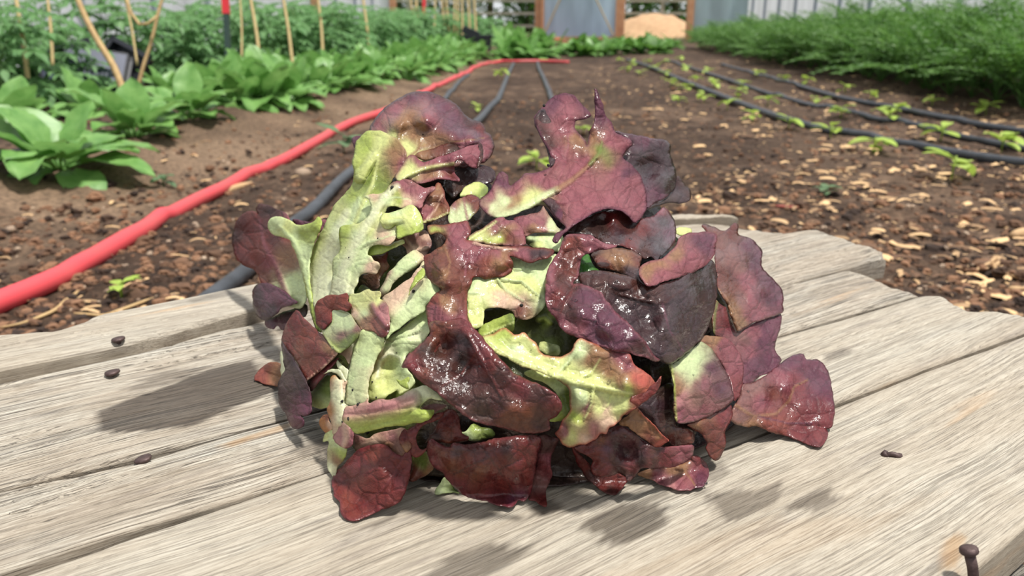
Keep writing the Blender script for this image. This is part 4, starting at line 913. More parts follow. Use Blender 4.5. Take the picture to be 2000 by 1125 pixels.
leaf(pn("U: 880,870 950,860 1020,870 980,900 900,930 850,890", "U: 930,885,T", z=9, g=.3, pk=.3, st=2.6))
# base of the head
leaf(pn("U: 170,680 200,650 240,680 290,690 280,760 275,850 300,870 290,970 260,1000 250,1060 190,1080 180,1000 145,900 160,860 175,800", "U: 230,720,N 230,820,W 220,950,N 190,680,C 270,930,W 170,900,C", z=10, g=.3, pk=.4, und=.6,
        r=[(24, 24, 3, 'W', "U: 220,700 225,850 240,980")]),
     pn("U: 215,530 250,570 290,600 305,620 290,690 250,640 220,580", "U: 260,610,W", z=7, st=2.6, pk=.1), pn("U: 120,640 160,610 210,605 245,620 285,690 262,690 225,640 180,625 140,635", "U: 200,615,W", z=9, st=2.4, pk=.1, curl=.3),
     label='whitish base of the head', name='stem_base')
leaf(pn("U: 90,990 110,950 160,935 160,980 185,1010 180,1050 150,1080 110,1040", "U: 120,990,C 150,950,o 130,1040,C 170,1010,N", z=9, g=.3, pk=.8, st=2.4), label='browned cut end of the stem', name='cut_end')
leaf(pn("6: 75,560 80,460 40,460 60,400 110,375 150,400 215,470 220,520 190,590 150,640 125,715 95,690 78,640", "6: 100,450,K 180,500,K 140,600,O 90,650,W 70,440,Y 190,540,G", z=8, g=.4, pk=.4, st=2.8))
leaf(pn("U: 250,970 300,1000 335,1040 340,1100 330,1160 300,1180 230,1160 190,1100 230,1040", "U: 290,1050,n 250,1100,n 320,1120,P", z=11, g=.8, pk=.3, r=[(16, 10, 2, 'N', "U: 280,1000 290,1100 270,1170")]))


lettuce = empty('lettuce', ground(980, 900, 0.0))
tag(lettuce, 'wet head of red leaf lettuce lying on its side on the weathered boards', 'lettuce')
LOC = np.array(lettuce.location)
GLOSS_PTS = []
for (panels, label, thick, nm) in LEAVES:
    Vs, Fs, Cs, Ds, Gs, Ce, UV = [], [], [], [], [], [], []; n = 0
    for (o, c, k) in panels:
        W, F, acc, dk, gl, cell, uvs = panel(o, c, **k)
        Vs.append(W - LOC); Fs += [tuple(q + n for q in f) for f in F]; n += len(W)
        Cs.append(acc); Ds.append(dk); Gs.append(gl); Ce.append(cell); UV.append(uvs)
        if k.get('g', .5) >= .6 and len(W) > 400:
            for _ in range(len(W) // 330): GLOSS_PTS.append(W[random.randrange(len(W))] - LOC)
    V = np.concatenate(Vs); me = bpy.data.meshes.new(nm); me.from_pydata(V.tolist(), [], Fs); me.update()
    me.polygons.foreach_set('use_smooth', [True] * len(me.polygons))
    ca = me.attributes.new('pig', 'FLOAT_COLOR', 'POINT')
    ca.data.foreach_set('color', np.concatenate([np.concatenate(Cs), np.ones((n, 1))], 1).ravel().astype(np.float32))
    for an, arr in (('dark', Ds), ('gls', Gs), ('cell', Ce)):
        a = me.attributes.new(an, 'FLOAT', 'POINT'); a.data.foreach_set('value', np.concatenate(arr).astype(np.float32))
    ul = me.uv_layers.new(name='UVMap'); U_ = np.concatenate(UV)
    li = np.zeros(len(me.loops), np.int32); me.loops.foreach_get('vertex_index', li)
    ul.data.foreach_set('uv', U_[li].ravel().astype(np.float32))
    me.materials.append(M['lettuce'])
    ob = link(nm, me, None, lettuce)
    if label: ob['label'] = label
    so_ = ob.modifiers.new('thickness', 'SOLIDIFY'); so_.thickness = thick * 0.62 / 1000.0; so_.offset = 0.0
# water beads
mb = MB()
for p in GLOSS_PTS:
    rr = random.choice((0.0003, 0.0004, 0.0005, 0.0007)); vs = []; fs = []
    to = (Vector((0, 0, HB)) - Vector(p) - Vector(LOC)).normalized()
    c = Vector(p) + to * rr * 0.6
    for a in range(1, 5):
        th = math.pi * a / 5
        for k in range(8):
            ph = math.pi * k / 4; vs.append(c + rr * Vector((math.sin(th) * math.cos(ph), math.sin(th) * math.sin(ph), math.cos(th) * .8)))
    vs.append(c + Vector((0, 0, rr * .8))); vs.append(c - Vector((0, 0, rr * .8)))
    for a in range(3):
        for k in range(8): fs.append((a * 8 + k, (a + 1) * 8 + k, (a + 1) * 8 + (k + 1) % 8, a * 8 + (k + 1) % 8))
    for k in range(8): fs.append((k, (k + 1) % 8, 32)); fs.append((24 + (k + 1) % 8, 24 + k, 33))
    mb.add(vs, fs)
wb = mb.build('water_beads', M['water'], lettuce, True); wb['kind'] = 'stuff'; wb['label'] = 'tiny water beads on the leaves'
# soil crumbs on the pale ribs
mb = MB()
for (x, y, s_) in toks("U: 333,757,1.3 256,840,1.4 375,862,1.4 383,855,1.2 368,866,1 300,962,1.1 302,973,1.1 505,812,.9 477,697,.8 567,404,.9 742,251,.9 655,484,.6 258,990,1 450,1068,1.1 440,1074,1 "
                        "P: 780,862,1.9 738,1078,.9 622,102,2.2 518,472,1 305,612,.8 283,541,.8 928,456,.7 Q: 746,962,1.6 104,458,.8 A: 1085,288,.8 B: 625,130,1.8 648,458,1.6"):
    c = Vector(unproj(x, y, float(HULL(np.array([[x, y]]))[0]) - 0.0125)) - Vector(LOC); s_ = float(s_) * 0.00042
    CR = (x, y, s_)
    vs = []; fs = []
    for a in range(1, 4):
        for k in range(6):
            q = s_ * (0.75 + 0.5 * random.random()); th = math.pi * a / 4; ph = math.pi * k / 3
            vs.append(c + q * Vector((math.sin(th) * math.cos(ph), math.sin(th) * math.sin(ph), math.cos(th))))
    vs.append(c + Vector((0, 0, s_))); vs.append(c - Vector((0, 0, s_)))
    for a in range(2):
        for k in range(6): fs.append((a * 6 + k, (a + 1) * 6 + k, (a + 1) * 6 + (k + 1) % 6, a * 6 + (k + 1) % 6))
    for k in range(6): fs.append((k, (k + 1) % 6, 18)); fs.append((12 + (k + 1) % 6, 12 + k, 19))
    CRUMBS = globals().setdefault('CRUMBS', []); CRUMBS.append((x, y, vs, fs, c))
# lay each crumb on the sheet that faces the lens there
from mathutils.bvhtree import BVHTree
allv = []; allf = []
for ob in [o for o in C.objects if o.parent is lettuce and o.name.startswith(('leaf', 'midrib', 'stem'))]:
    n0 = len(allv); allv += [v.co.copy() for v in ob.data.vertices]; allf += [tuple(q + n0 for q in p.vertices) for p in ob.data.polygons]
bvh = BVHTree.FromPolygons(allv, allf)
eye = Vector((0, 0, HB)) - Vector(LOC)
for (x, y, vs, fs, c) in CRUMBS:
    d_ = (c - eye).normalized(); hit = bvh.ray_cast(eye, d_)
    off = (hit[0] - d_ * 0.0004 - c) if hit[0] is not None else Vector()
    mb.add([v + off for v in vs], fs)
cb = mb.build('soil_crumbs', M['speck'], lettuce, True); cb['kind'] = 'stuff'; cb['label'] = 'black soil crumbs on the pale ribs'

# ------------------------------------------------------------------ ground
VP = 0.098                                   # the beds run a little to the right of the view
def bed(x, y): return x - VP * y             # position across the beds
def soil_h(x, y):
    b = bed(x, y)
    h = 0.055 * math.exp(-((b + 1.42) / 0.34) ** 2) + 0.03 * math.exp(-((b + 2.3) / 0.5) ** 2)       # left bank
    h += -0.02 * math.exp(-((b + 0.95) / 0.16) ** 2)                                             # furrow beside the hose
    h += 0.02 * math.exp(-((b - 2.2) / 0.35) ** 2)
    h += 0.016 * noise.noise((x * 2.3, y * 2.3, 1)) + 0.011 * noise.noise((x * 7, y * 7, 2)) + 0.007 * noise.noise((x * 19, y * 19, 3))
    if y < 5: h += 0.004 * noise.noise((x * 45, y * 45, 4)) + 0.0025 * noise.noise((x * 95, y * 95, 5))
    return ZS + h
def on_soil(px, py, lift=0.0):
    """where the sight line of a photo pixel meets the uneven soil"""
    z = ZS
    for _ in range(6):
        p = ground(px, py, z); z = soil_h(p.x, p.y) + lift
    return ground(px, py, z)
ys = [0.15 + 0.012 * i for i in range(150)]
while ys[-1] < 26: ys.append(ys[-1] * 1.014)
na = 420; vs = []; fs = []; dry = []
for y in ys:
    for i in range(na + 1):
        a = -1.0 + 2.0 * i / na
        x = (a * 0.86) * (y + 0.9)
        h = soil_h(x, y); vs.append((x, y, h))
        b = bed(x, y)
        q = math.exp(-((b + 1.05) / 0.26) ** 2) * 1.0 + 0.25 * math.exp(-((b - 0.75) / 0.3) ** 2) + 0.45 * math.exp(-((b - 1.9) / 0.4) ** 2)
        q *= 0.75 + 0.9 * noise.noise((x * 3.1, y * 3.1, 9)); dry.append(max(0.0, min(1.0, q * (1.3 if y > 1.5 else 0.7) - 0.1)))
for j in range(len(ys) - 1):
    for i in range(na):
        k = j * (na + 1) + i; fs.append((k, k + 1, k + na + 2, k + na + 1))
me = bpy.data.meshes.new('ground'); me.from_pydata(vs, [], fs); me.update()
me.polygons.foreach_set('use_smooth', [True] * len(me.polygons))
a_ = me.attributes.new('dry', 'FLOAT', 'POINT'); a_.data.foreach_set('value', np.array(dry, np.float32))
me.materials.append(M['soil']); tag(link('ground', me), kind='structure')
me = bpy.data.meshes.new('ground_outside'); me.from_pydata([(-40, 19, ZS), (40, 19, ZS), (60, 70, ZS + .1), (-60, 70, ZS + .1)], [], [(0, 1, 2, 3)]); me.materials.append(M['grass'])
tag(link('ground', me), kind='structure')

# ------------------------------------------------------------------ hoses
def path3(px, lift, zfix=None):
    out = []
    for p in px:
        q = on_soil(p[0], p[1], lift); out.append(q)
    return out
def hose(name, mat, px, rad, label, cat, group=None, ext=None):
    pts = spline(path3(px, rad * .9), 0.05)
    sm = []
    for i in range(len(pts)):                                        # a hose does not follow every clod
        seg = pts[max(0, i - 4):i + 5]; z = sum(q.z for q in seg) / len(seg)
        sm.append(Vector((pts[i].x, pts[i].y, max(z, soil_h(pts[i].x, pts[i].y) + rad * .5))))
    mb = MB(); mb.tube(sm, rad, 14); o = mb.build(name, mat, None, True)
    return tag(o, label, cat, group)
hose('red_hose', M['hose_red'], [(-1100, 1010), (-600, 830), (-90, 632), (0, 592), (120, 532), (250, 462), (400, 386), (560, 308), (680, 243), (760, 213), (850, 170), (910, 143), (938, 128), (975, 121), (1010, 119), (1060, 120), (1110, 121)],
     0.0150, 'dusty red hose running across the soil at the left', 'hose')
GP = 'black drip pipes on the soil'
hose('drip_pipe', M['pipe'], [(100, 820), (330, 640), (410, 582), (480, 530), (560, 455), (620, 395), (690, 333), (780, 270), (870, 192), (895, 163), (915, 146)], 0.0120, 'black pipe beside the red hose, passing behind the left of the lettuce', 'pipe', GP)
hose('drip_pipe', M['pipe'], [(860, 300), (905, 258), (935, 234), (955, 213), (972, 195), (985, 165), (993, 145), (1003, 124)], 0.0135, 'bending grey pipe meeting the far red hose above the left half of the lettuce', 'pipe', GP)
hose('drip_pipe', M['pipe'], [(1100, 260), (1085, 215), (1076, 190), (1064, 158), (1053, 135), (1050, 122)], 0.0135, 'short looking pipe running up to the end of the red hose', 'pipe', GP)
hose('drip_pipe', M['pipe'], [(2700, 392), (2200, 345), (2100, 334), (2000, 321), (1850, 298), (1700, 271), (1600, 250), (1500, 222), (1400, 184), (1330, 156), (1270, 131), (1225, 117)], 0.0135, 'nearest of the three black pipes on the right', 'pipe', GP)
hose('drip_pipe', M['pipe'], [(2700, 400), (2200, 328), (2080, 306), (1960, 284), (1850, 262), (1700, 230), (1560, 200), (1480, 176), (1400, 149), (1300, 118)], 0.0115, 'middle of the three black pipes on the right', 'pipe', GP)
hose('drip_pipe', M['pipe'], [(2700, 375), (2200, 298), (2100, 278), (2000, 259), (1900, 240), (1750, 212), (1640, 190), (1560, 168), (1480, 146), (1410, 126)], 0.0120, 'black pipe nearest the feathery hedge on the right', 'pipe', GP)
hose('drip_pipe', M['pipe'], [(-120, 330), (-20, 312), (40, 303), (120, 290)], 0.012, 'black pipe end behind the nearest leafy plant', 'pipe', GP)

# ------------------------------------------------------------------ broad leaved plants on the left
def blade(mb, root, dirv, L, Wd, droop, fold=0.25, petiole=0.25, n=9, up=Vector((0, 0, 1)), sd=0.0, ribmb=None):
    d = Vector(dirv).normalized(); side = d.cross(up)
    if side.length < 1e-3: side = Vector((1, 0, 0))
    side.normalize()
    p = Vector(root); pts = []; dd = d.copy()
    for i in range(n + 1):
        pts.append((p.copy(), dd.copy()))
        dd = (dd + Vector((0, 0, -droop / n))).normalized(); p = p + dd * L / n
    ip = max(1, int(n * petiole)); vs = []; fs = []; m = 6
    for i in range(ip, n + 1):
        t = (i - ip) / (n - ip); q, dv = pts[i]; nn = side.cross(dv).normalized()
        w_ = Wd * 0.5 * (math.sin(math.pi * min(1, t * .97 + .03) ** 0.8) ** 0.75)
        for j in range(m + 1):
            s_ = -1 + 2 * j / m
            ww = noise.noise((t * 5 + sd, s_ * 2, sd)) * 0.10 * L
            vs.append(q + side * (w_ * s_) + nn * (abs(s_) * w_ * fold + ww * (0.3 + abs(s_)) * .6))
    for i in range(n - ip):
        for j in range(m): fs.append((i * (m + 1) + j, i * (m + 1) + j + 1, (i + 1) * (m + 1) + j + 1, (i + 1) * (m + 1) + j))
    mb.add(vs, fs)
    (ribmb or mb).tube([q for q, _ in pts[:ip + 3]], [0.02 * L * (1 - .15 * k) for k in range(len(pts[:ip + 3]))], 5)
def leafy_plant(size, nleaf, seed, split, label, loc, rz=0.0, tone='spinach'):
    rnd = random.Random(seed)
    t = empty('leafy_plant', loc, rz); tag(t, label, 'plant', 'leafy green plants in the left row')
    big = MB()
    for k in range(nleaf):
        a = k * 2.4 + rnd.uniform(-.3, .3); el = rnd.uniform(0.55, 1.35) if k > nleaf * .35 else rnd.uniform(0.1, .6)
        dv = (math.cos(a) * math.cos(el), math.sin(a) * math.cos(el), math.sin(el) + .15)
        L = size * rnd.uniform(.8, 1.15); mb = MB() if split else big
        blade(mb, (math.cos(a) * .012, math.sin(a) * .012, 0.0), dv, L, L * rnd.uniform(.46, .6), rnd.uniform(.7, 1.5), 0.2, 0.3, sd=seed + k * 1.7)
        if split: mb.build('leaf', M[tone], t, True)
    if not split: big.build('foliage', M[tone], t, True)
    return t
def copy_thing(src, loc, rz, sc_, label):
    r = src.copy(); C.objects.link(r); r.location = loc; r.rotation_euler = (0, 0, rz); r.scale = (sc_,) * 3; r['label'] = label
    for ch in list(src.children):
        c = ch.copy(); C.objects.link(c); c.parent = r
    return r
near = [((118, 330), 0.18, 17, 0.0, 'nearest leafy plant at the left edge, with broad bright leaves'),
        ((262, 268), 0.17, 14, 1.1, 'second leafy plant from the left edge, its lowest leaf reaching over the bank'),
        ((20, 262), 0.18, 12, 2.0, 'leafy plant at the very left edge behind the nearest one'),
        ((372, 232), 0.17, 13, 2.2, 'third leafy plant along the bank, under the forked dry stems'),
        ((175, 225), 0.17, 12, .6, 'leafy plant in front of the leaning trays'),
        ((470, 205), 0.16, 13, .2, 'fourth leafy plant along the bank'),
        ((330, 192), 0.15, 12, 1.6, 'leafy plant in the second rank right of the forked stems')]
protos = []
for k, ((x, y), s_, nl, rz, lb) in enumerate(near):
    t = leafy_plant(s_ * 1.05, nl + 4, 11 + k, True, lb, on_soil(x, y), rz); protos.append(t)
protos_far = [leafy_plant(0.19, 15, 40 + k, False, 'small leafy plant in the far part of the left row', (0, 0, 0)) for k in range(3)]
rnd = random.Random(5); used = set(); k = 0; y = 3.15
while y < 8.6:
    for off in (-0.0, -0.24):
        x = -1.28 + VP * y + off + rnd.uniform(-.03, .03) + (0.10 if y > 5 else 0); yy = y + (0.09 if off else 0) + rnd.uniform(-.03, .03)
        src = protos_far[k % 3]; loc = (x, yy, soil_h(x, yy)); sc_ = rnd.uniform(.85, 1.12)
        if (k % 3) not in used:
            used.add(k % 3); src.location = loc; src.rotation_euler = (0, 0, rnd.uniform(0, 6)); src.scale = (sc_,) * 3
        else: copy_thing(src, loc, rnd.uniform(0, 6), sc_, 'small leafy plant in the far part of the left row')
        k += 1
    y += 0.19 + 0.008 * y

# ------------------------------------------------------------------ tomato plants behind them
def leaflet(mb, p, d, up, L, Wd, rnd):
    d = d.normalized(); s_ = d.cross(up)
    if s_.length < 1e-3: s_ = Vector((1, 0, 0))
    s_.normalize(); nn = s_.cross(d)
    tip = p + d * L - up * L * .25; mid = p + d * L * .45
    mb.add([p, mid + s_ * Wd * .5 + nn * L * .06, mid - s_ * Wd * .5 + nn * L * .06, mid - nn * L * .02, tip,
            p + d * L * .75 + s_ * Wd * .38, p + d * L * .75 - s_ * Wd * .38], [(0, 1, 3), (0, 3, 2), (1, 5, 4, 3), (3, 4, 6, 2)])
def tomato_mesh(seed, H):
    rnd = random.Random(seed); lf = MB(); st = MB()
    for sidx in range(rnd.choice((2, 3))):
        a0 = rnd.uniform(0, 6.3); p = Vector((0, 0, 0)); pts = [p.copy()]
        for k in range(10):
            p = p + Vector((math.cos(a0) * .014 + rnd.uniform(-.01, .01), math.sin(a0) * .014 + rnd.uniform(-.01, .01), H / 10 * rnd.uniform(.8, 1.0))); pts.append(p.copy())
        st.tube(pts, [0.006 * (1 - .06 * i) for i in range(11)], 5)
        for k in range(1, 11):
            for _ in range(2):
                a = rnd.uniform(0, 6.3); L = rnd.uniform(.14, .24) * (1.1 - k * .045)
                q = pts[k].copy(); d = Vector((math.cos(a), math.sin(a), rnd.uniform(.2, .8))).normalized(); rp_ = [q.copy()]
                for j in range(6):
                    q = q + d * L / 6; d = (d + Vector((0, 0, -.17))).normalized(); rp_.append(q.copy())
                    s_ = d.cross(Vector((0, 0, 1))).normalized()
                    if j >= 1:
                        for sg in (-1, 1):
                            leaflet(lf, q, (s_ * sg + d * .45), Vector((0, 0, 1)), L * rnd.uniform(.24, .36), L * .19, rnd)
                leaflet(lf, q, d, Vector((0, 0, 1)), L * .4, L * .2, rnd)
                st.tube(rp_, 0.0018, 4, False)
    return lf.mesh('foliage', True), st.mesh('stem', True)
TM = [tomato_mesh(70 + k, .42) for k in range(4)]
for lf, stm in TM: lf.materials.append(M['tomato']); stm.materials.append(M['tomato_stem'])
k = 0; y = 2.9
while y < 15:
    for off in (-1.78, -2.25, -2.7):
        if (off > -2 and y < 4.5) or (off < -2.5 and y > 8): continue
        x = off + VP * y + rnd.uniform(-.05, .05); yy = y + rnd.uniform(-.08, .08) + (.15 if off < -2 else 0)
        t = empty('tomato_plant', (x, yy, soil_h(x, yy)), rnd.uniform(0, 6)); s_ = rnd.uniform(.85, 1.15) * (0.9 if y < 4 else 1.05); t.scale = (s_,) * 3
        tag(t, 'feathery leaved tomato plant in the tangled rows by the left wall', 'plant', 'tomato plants along the left wall')
        lf, stm = TM[k % 4]; link('foliage', lf, None, t); link('stem', stm, None, t); k += 1
    y += 0.34 + .012 * y

# ------------------------------------------------------------------ canes, strings and stems among them
def stick(name, mat, px, depths, rad, label, cat, group=None, parent=None):
    P = [unproj(x, y, d) for (x, y), d in zip(px, depths)]
    mb = MB(); n = len(P); pp = spline(P, 0.04)
    mb.tube(pp, [rad * (1.15 - .4 * i / max(1, len(pp) - 1)) for i in range(len(pp))], 7)
    o = mb.build(name, mat, parent, True)
    if label: tag(o, label, cat, group)
    return o
def gd(x, y): return on_soil(x, y).y / (CP + (-(y - 562.5) / FPX) * SP)
d0 = 3.2
stick('dry_branch', M['twig'], [(246, 215), (240, 178), (222, 130), (196, 88), (172, 45), (148, -10), (120, -80)], [d0] * 7, 0.013, 'thick dry stem leaning left, one arm of the pale fork', 'stem')
stick('dry_branch', M['twig'], [(262, 225), (268, 180), (280, 130), (296, 80), (308, 30), (322, -20), (335, -80)], [d0 + .1] * 7, 0.0075, 'thinner dry stem leaning right, other arm of the pale fork', 'stem')
stick('dry_branch', M['twig'], [(246, -10), (255, 25), (272, 48), (290, 46), (306, 32)], [d0 + .06] * 5, 0.007, 'looped dry stem hanging between the forked stems', 'stem')
for x0, y0, x1, w_, dd, lb in [(57, 165, 30, .010, 3.0, 'pale stake at the far left edge'), (103, 120, 92, .008, 3.3, 'pale stake left of the leaning trays'),
        (268, 115, 243, .006, 3.5, 'thin pale string behind the forked stems'), (510, 132, 488, .0105, 3.85, 'pale cane right of the red tipped post'),
        (573, 135, 552, .011, 4.2, 'second pale cane right of the red tipped post'), (472, 105, 468, .006, 3.75, 'thin string beside the red tipped post'),
        (631, 110, 620, .011, 4.7, 'pale cane left of the tall timber post'), (722, 118, 708, .013, 5.7, 'pale cane between the two timber posts at the left')]:
    stick('bamboo_cane', M['twine'], [(x0, y0 + 12), ((x0 + x1) / 2 + 2, y0 / 2), (x1, -12), (x1 - 4, -60)], [dd] * 4, w_ * .8, lb, 'cane', 'pale canes among the tomatoes')
for x0, y0, x1 in [(794, 112, 815), (817, 112, 800), (822, 110, 812), (872, 108, 862), (880, 105, 870), (884, 106, 888), (891, 106, 894), (902, 104, 902), (918, 100, 914), (930, 98, 926), (845, 100, 850)]:
    stick('garden_string', M['twine'], [(x0, y0), ((x0 + x1) / 2 + 1, 50), (x1, -15), (x1, -60)], [9.2] * 4, 0.011, 'taut tan string in the far cluster above the end of the leafy row', 'string', 'taut strings beyond the leafy row')
for (xa, ya, xb, yb, dd, lb) in [(447, 108, 436, -60, 3.8, 'dark post with a red tip among the tomatoes'), (826, 62, 829, -60, 11.0, 'thin red topped stake near the far canes')]:
    t = empty('garden_post', unproj(xa, ya + 25, dd)); tag(t, lb, 'post')
    L0 = Vector(t.location); top = unproj(xb, yb, dd) - L0; cut = (unproj(442, 28, dd) - L0) if xa < 500 else (unproj(828, 40, dd) - L0)
    mb = MB(); mb.box((cut) * .5, (0.012, 0.012, cut.length / 2), Vector((0, 0, 1)).rotation_difference(cut.normalized()).to_matrix()); mb.build('post_shaft', M['post_green'], t)
    mb = MB(); v_ = top - cut; mb.box((top + cut) * .5, (0.014 if xa < 500 else .022, 0.014, v_.length / 2), Vector((0, 0, 1)).rotation_difference(v_.normalized()).to_matrix()); o = mb.build('post_tip', M['red_paint'], t); o['label'] = 'bright red painted tip'

# ------------------------------------------------------------------ trays and crate
def tray(loc, rot, sx, sy, h, label, mat):
    t = empty('nursery_tray', loc); t.rotation_euler = rot; tag(t, label, 'tray')
    mb = MB(); b = 0.004
    mb.box((0, 0, b), (sx, sy, b))
    mb.build('tray_base', mat, t)
    mb = MB()
    for s_ in (-1, 1):
        mb.box((s_ * sx, 0, h / 2), (b, sy, h / 2)); mb.box((0, s_ * sy, h / 2), (sx, b, h / 2))
    for i in range(-3, 4): mb.box((i * sx / 3.6, sy + .003, h / 2), (.004, .004, h / 2)); mb.box((i * sx / 3.6, -sy - .003, h / 2), (.004, .004, h / 2))
    mb.build('tray_wall', M['black'], t)
    mb = MB()
    for s_ in (-1, 1):
        mb.box((s_ * (sx + .007), 0, h), (.011, sy + .018, .004)); mb.box((0, s_ * (sy + .007), h), (sx + .018, .011, .004))
    mb.build('tray_rim', M['black'], t)
tray(unproj(140, 160, 3.75), (R(58), R(-14), R(12)), .12, .15, .05, 'leftmost leaning nursery tray among the tomato plants', M['grey_tray'])
tray(unproj(178, 150, 3.62), (R(-128), R(10), R(14)), .13, .15, .05, 'middle leaning nursery tray with its dark base towards the path', M['grey_tray'])
tray(unproj(238, 150, 3.8), (R(62), R(24), R(-18)), .10, .13, .05, 'rightmost black nursery tray behind the forked stems', M['black'])
pc = on_soil(930, 110)
t = empty('black_crate', pc, .1); tag(t, 'small black crate at the far end of the left row', 'crate')
mb = MB()
for s_ in (-1, 1): mb.box((s_ * .14, 0, .10), (.008, .11, .10)); mb.box((0, s_ * .11, .10), (.14, .008, .10))
mb.box((0, 0, .01), (.14, .11, .01)); mb.build('crate_body', M['black'], t)
mb = MB()
for s_ in (-1, 1): mb.box((s_ * .146, 0, .2), (.014, .13, .012)); mb.box((0, s_ * .116, .2), (.16, .014, .012))
mb.build('crate_rim', M['black'], t)
mb = MB(); mb.box((.03, -.125, .045), (.10, .004, .022)); o = mb.build('crate_label', M['stone'], t); o['label'] = 'pale strip on the front'
mb = MB(); mb.box((-.05, .0, .235), (.09, .07, .035), Matrix.Rotation(.4, 3, 'Y')); tag(mb.build('plant_pot', M['black'], None), 'black pot tipped on top of the far crate', 'pot').location = pc
pg = on_soil(898, 122)
mb = MB(); mb.tube([(0, 0, 0), (0, 0, .03), (0, 0, .07), (0, 0, .085)], [.045, .055, .045, .02], 12); o = mb.build('yellow_squash', M['seedling'], None, True); o.location = pg
tag(o, 'small pale yellow round thing on the soil left of the far crate', 'vegetable')

# ------------------------------------------------------------------ beds at the far end
def bush(name, cat, loc, s_, nl, seed, label, group, mat):
    rn = random.Random(seed); t = empty(name, loc, rn.uniform(0, 6)); tag(t, label, cat, group); mb = MB()
    for k in range(nl):
        a = k * 2.4; el = rn.uniform(.2, 1.3)
        blade(mb, (0, 0, 0), (math.cos(a) * math.cos(el), math.sin(a) * math.cos(el), math.sin(el) + .1), s_ * rn.uniform(.7, 1.1), s_ * .45, rn.uniform(.5, 1.4), .2, .2, 6, sd=k + seed)
    mb.build('foliage', mat, t, True); return t
fb = [bush('bushy_plant', 'plant', (0, 0, -5), .36, 16, 80 + k, '', 'bushy plants beyond the end of the hoses', M['spinach']) for k in range(2)]
cnt = 0
for (x, y) in [(985, 112), (1010, 110), (1035, 113), (1062, 112), (1085, 108), (1000, 98), (1028, 98), (1055, 98), (990, 90), (1015, 88), (1045, 88), (1070, 90)]:
    loc = on_soil(x, y); lb = 'bushy green plant in the clump between the crate and the far door'
    if cnt < 2: fb[cnt].location = loc; fb[cnt]['label'] = lb
    else: copy_thing(fb[cnt % 2], loc, cnt * 1.3, rnd.uniform(.8, 1.1), lb)
    cnt += 1
fb2 = [bush('low_plant', 'plant', (0, 0, -5), .26, 14, 90 + k, '', 'low plants in front of the far door', M['carrot' if k else 'spinach']) for k in range(2)]
cnt = 0
for (x, y) in [(1118, 108), (1135, 110), (1155, 109), (1178, 109), (1200, 107), (1225, 106), (1250, 106), (1275, 106), (1300, 104), (1130, 99), (1160, 98), (1190, 98), (1220, 97), (1250, 96), (1280, 96), (1310, 97), (1150, 91), (1210, 90), (1270, 90)]:
    loc = on_soil(x, y); lb = 'low green plant in the strip in front of the far door'
    if cnt < 2: fb2[cnt].location = loc; fb2[cnt]['label'] = lb
    else: copy_thing(fb2[cnt % 2], loc, cnt * 1.7, rnd.uniform(.8, 1.15), lb)
    cnt += 1

# ------------------------------------------------------------------ carrot hedge on the right
def carrot_mesh(seed, H):
    rn = random.Random(seed); lf = MB(); st = MB()
    for k in range(15):
        a = k * 2.4 + rn.uniform(-.3, .3); el = rn.uniform(.95, 1.5) if k > 3 else rn.uniform(.5, 1.0)
        d = Vector((math.cos(a) * math.cos(el), math.sin(a) * math.cos(el), math.sin(el))); L = H * rn.uniform(.8, 1.15)
        q = Vector((0, 0, 0)); pts = [q.copy()]; nseg = 10
        for j in range(nseg):
            q = q + d * L / nseg; d = (d + Vector((0, 0, -.055 - .02 * j * .5)) + Vector((math.cos(a), math.sin(a), 0)) * .05).normalized(); pts.append(q.copy())
            if j >= 3:
                s_ = d.cross(Vector((0, 0, 1))).normalized(); pl = L * .26 * (1.15 - (j - 3) / 8)
                for sg in (-1, 1):
                    pd = (s_ * sg + d * .7 + Vector((0, 0, .1))).normalized()
                    for u in range(6):
                        b = q + pd * pl * (u + .6) / 6; ll = pl * .30 * (1.1 - u / 8)
                        for sg2 in (-1, 1):
                            ld = (pd * .8 + d * sg2 * .7 + Vector((rn.uniform(-.3, .3), rn.uniform(-.3, .3), rn.uniform(-.3, .3)))).normalized()
                            n_ = ld.cross(Vector((rn.uniform(-1, 1), rn.uniform(-1, 1), 1))).normalized() * ll * .20
                            lf.add([b, b + ld * ll * .55 + n_, b + ld * ll, b + ld * ll * .55 - n_], [(0, 1, 2, 3)])
        st.tube(pts, 0.0025, 4, False)
    return lf.mesh('foliage'), st.mesh('stem')
CM = [carrot_mesh(100 + k, .53) for k in range(4)]
for lf, stm in CM: lf.materials.append(M['carrot']); stm.materials.append(M['carrot'])
y = 2.7; k = 0
while y < 12.5:
    for off, hh in ((1.99, .92), (2.24, 1.0), (2.55, 1.1)):
        x = off + 0.064 * y + rnd.uniform(-.04, .04); yy = y + rnd.uniform(-.05, .05)
        if y < 3.2 and off < 2: continue
        t = empty('carrot_plant', (x, yy, soil_h(x, yy)), rnd.uniform(0, 6)); s_ = rnd.uniform(.88, 1.1) * hh * (1.0 if y < 8 else .85); t.scale = (s_, s_, s_ * .97)
        tag(t, 'feathery green carrot top in the thick hedge on the right', 'plant', 'feathery carrot tops in the right hedge')
        lf, stm = CM[k % 4]; link('foliage', lf, None, t); link('stem', stm, None, t); k += 1
    y += 0.17 + .012 * y

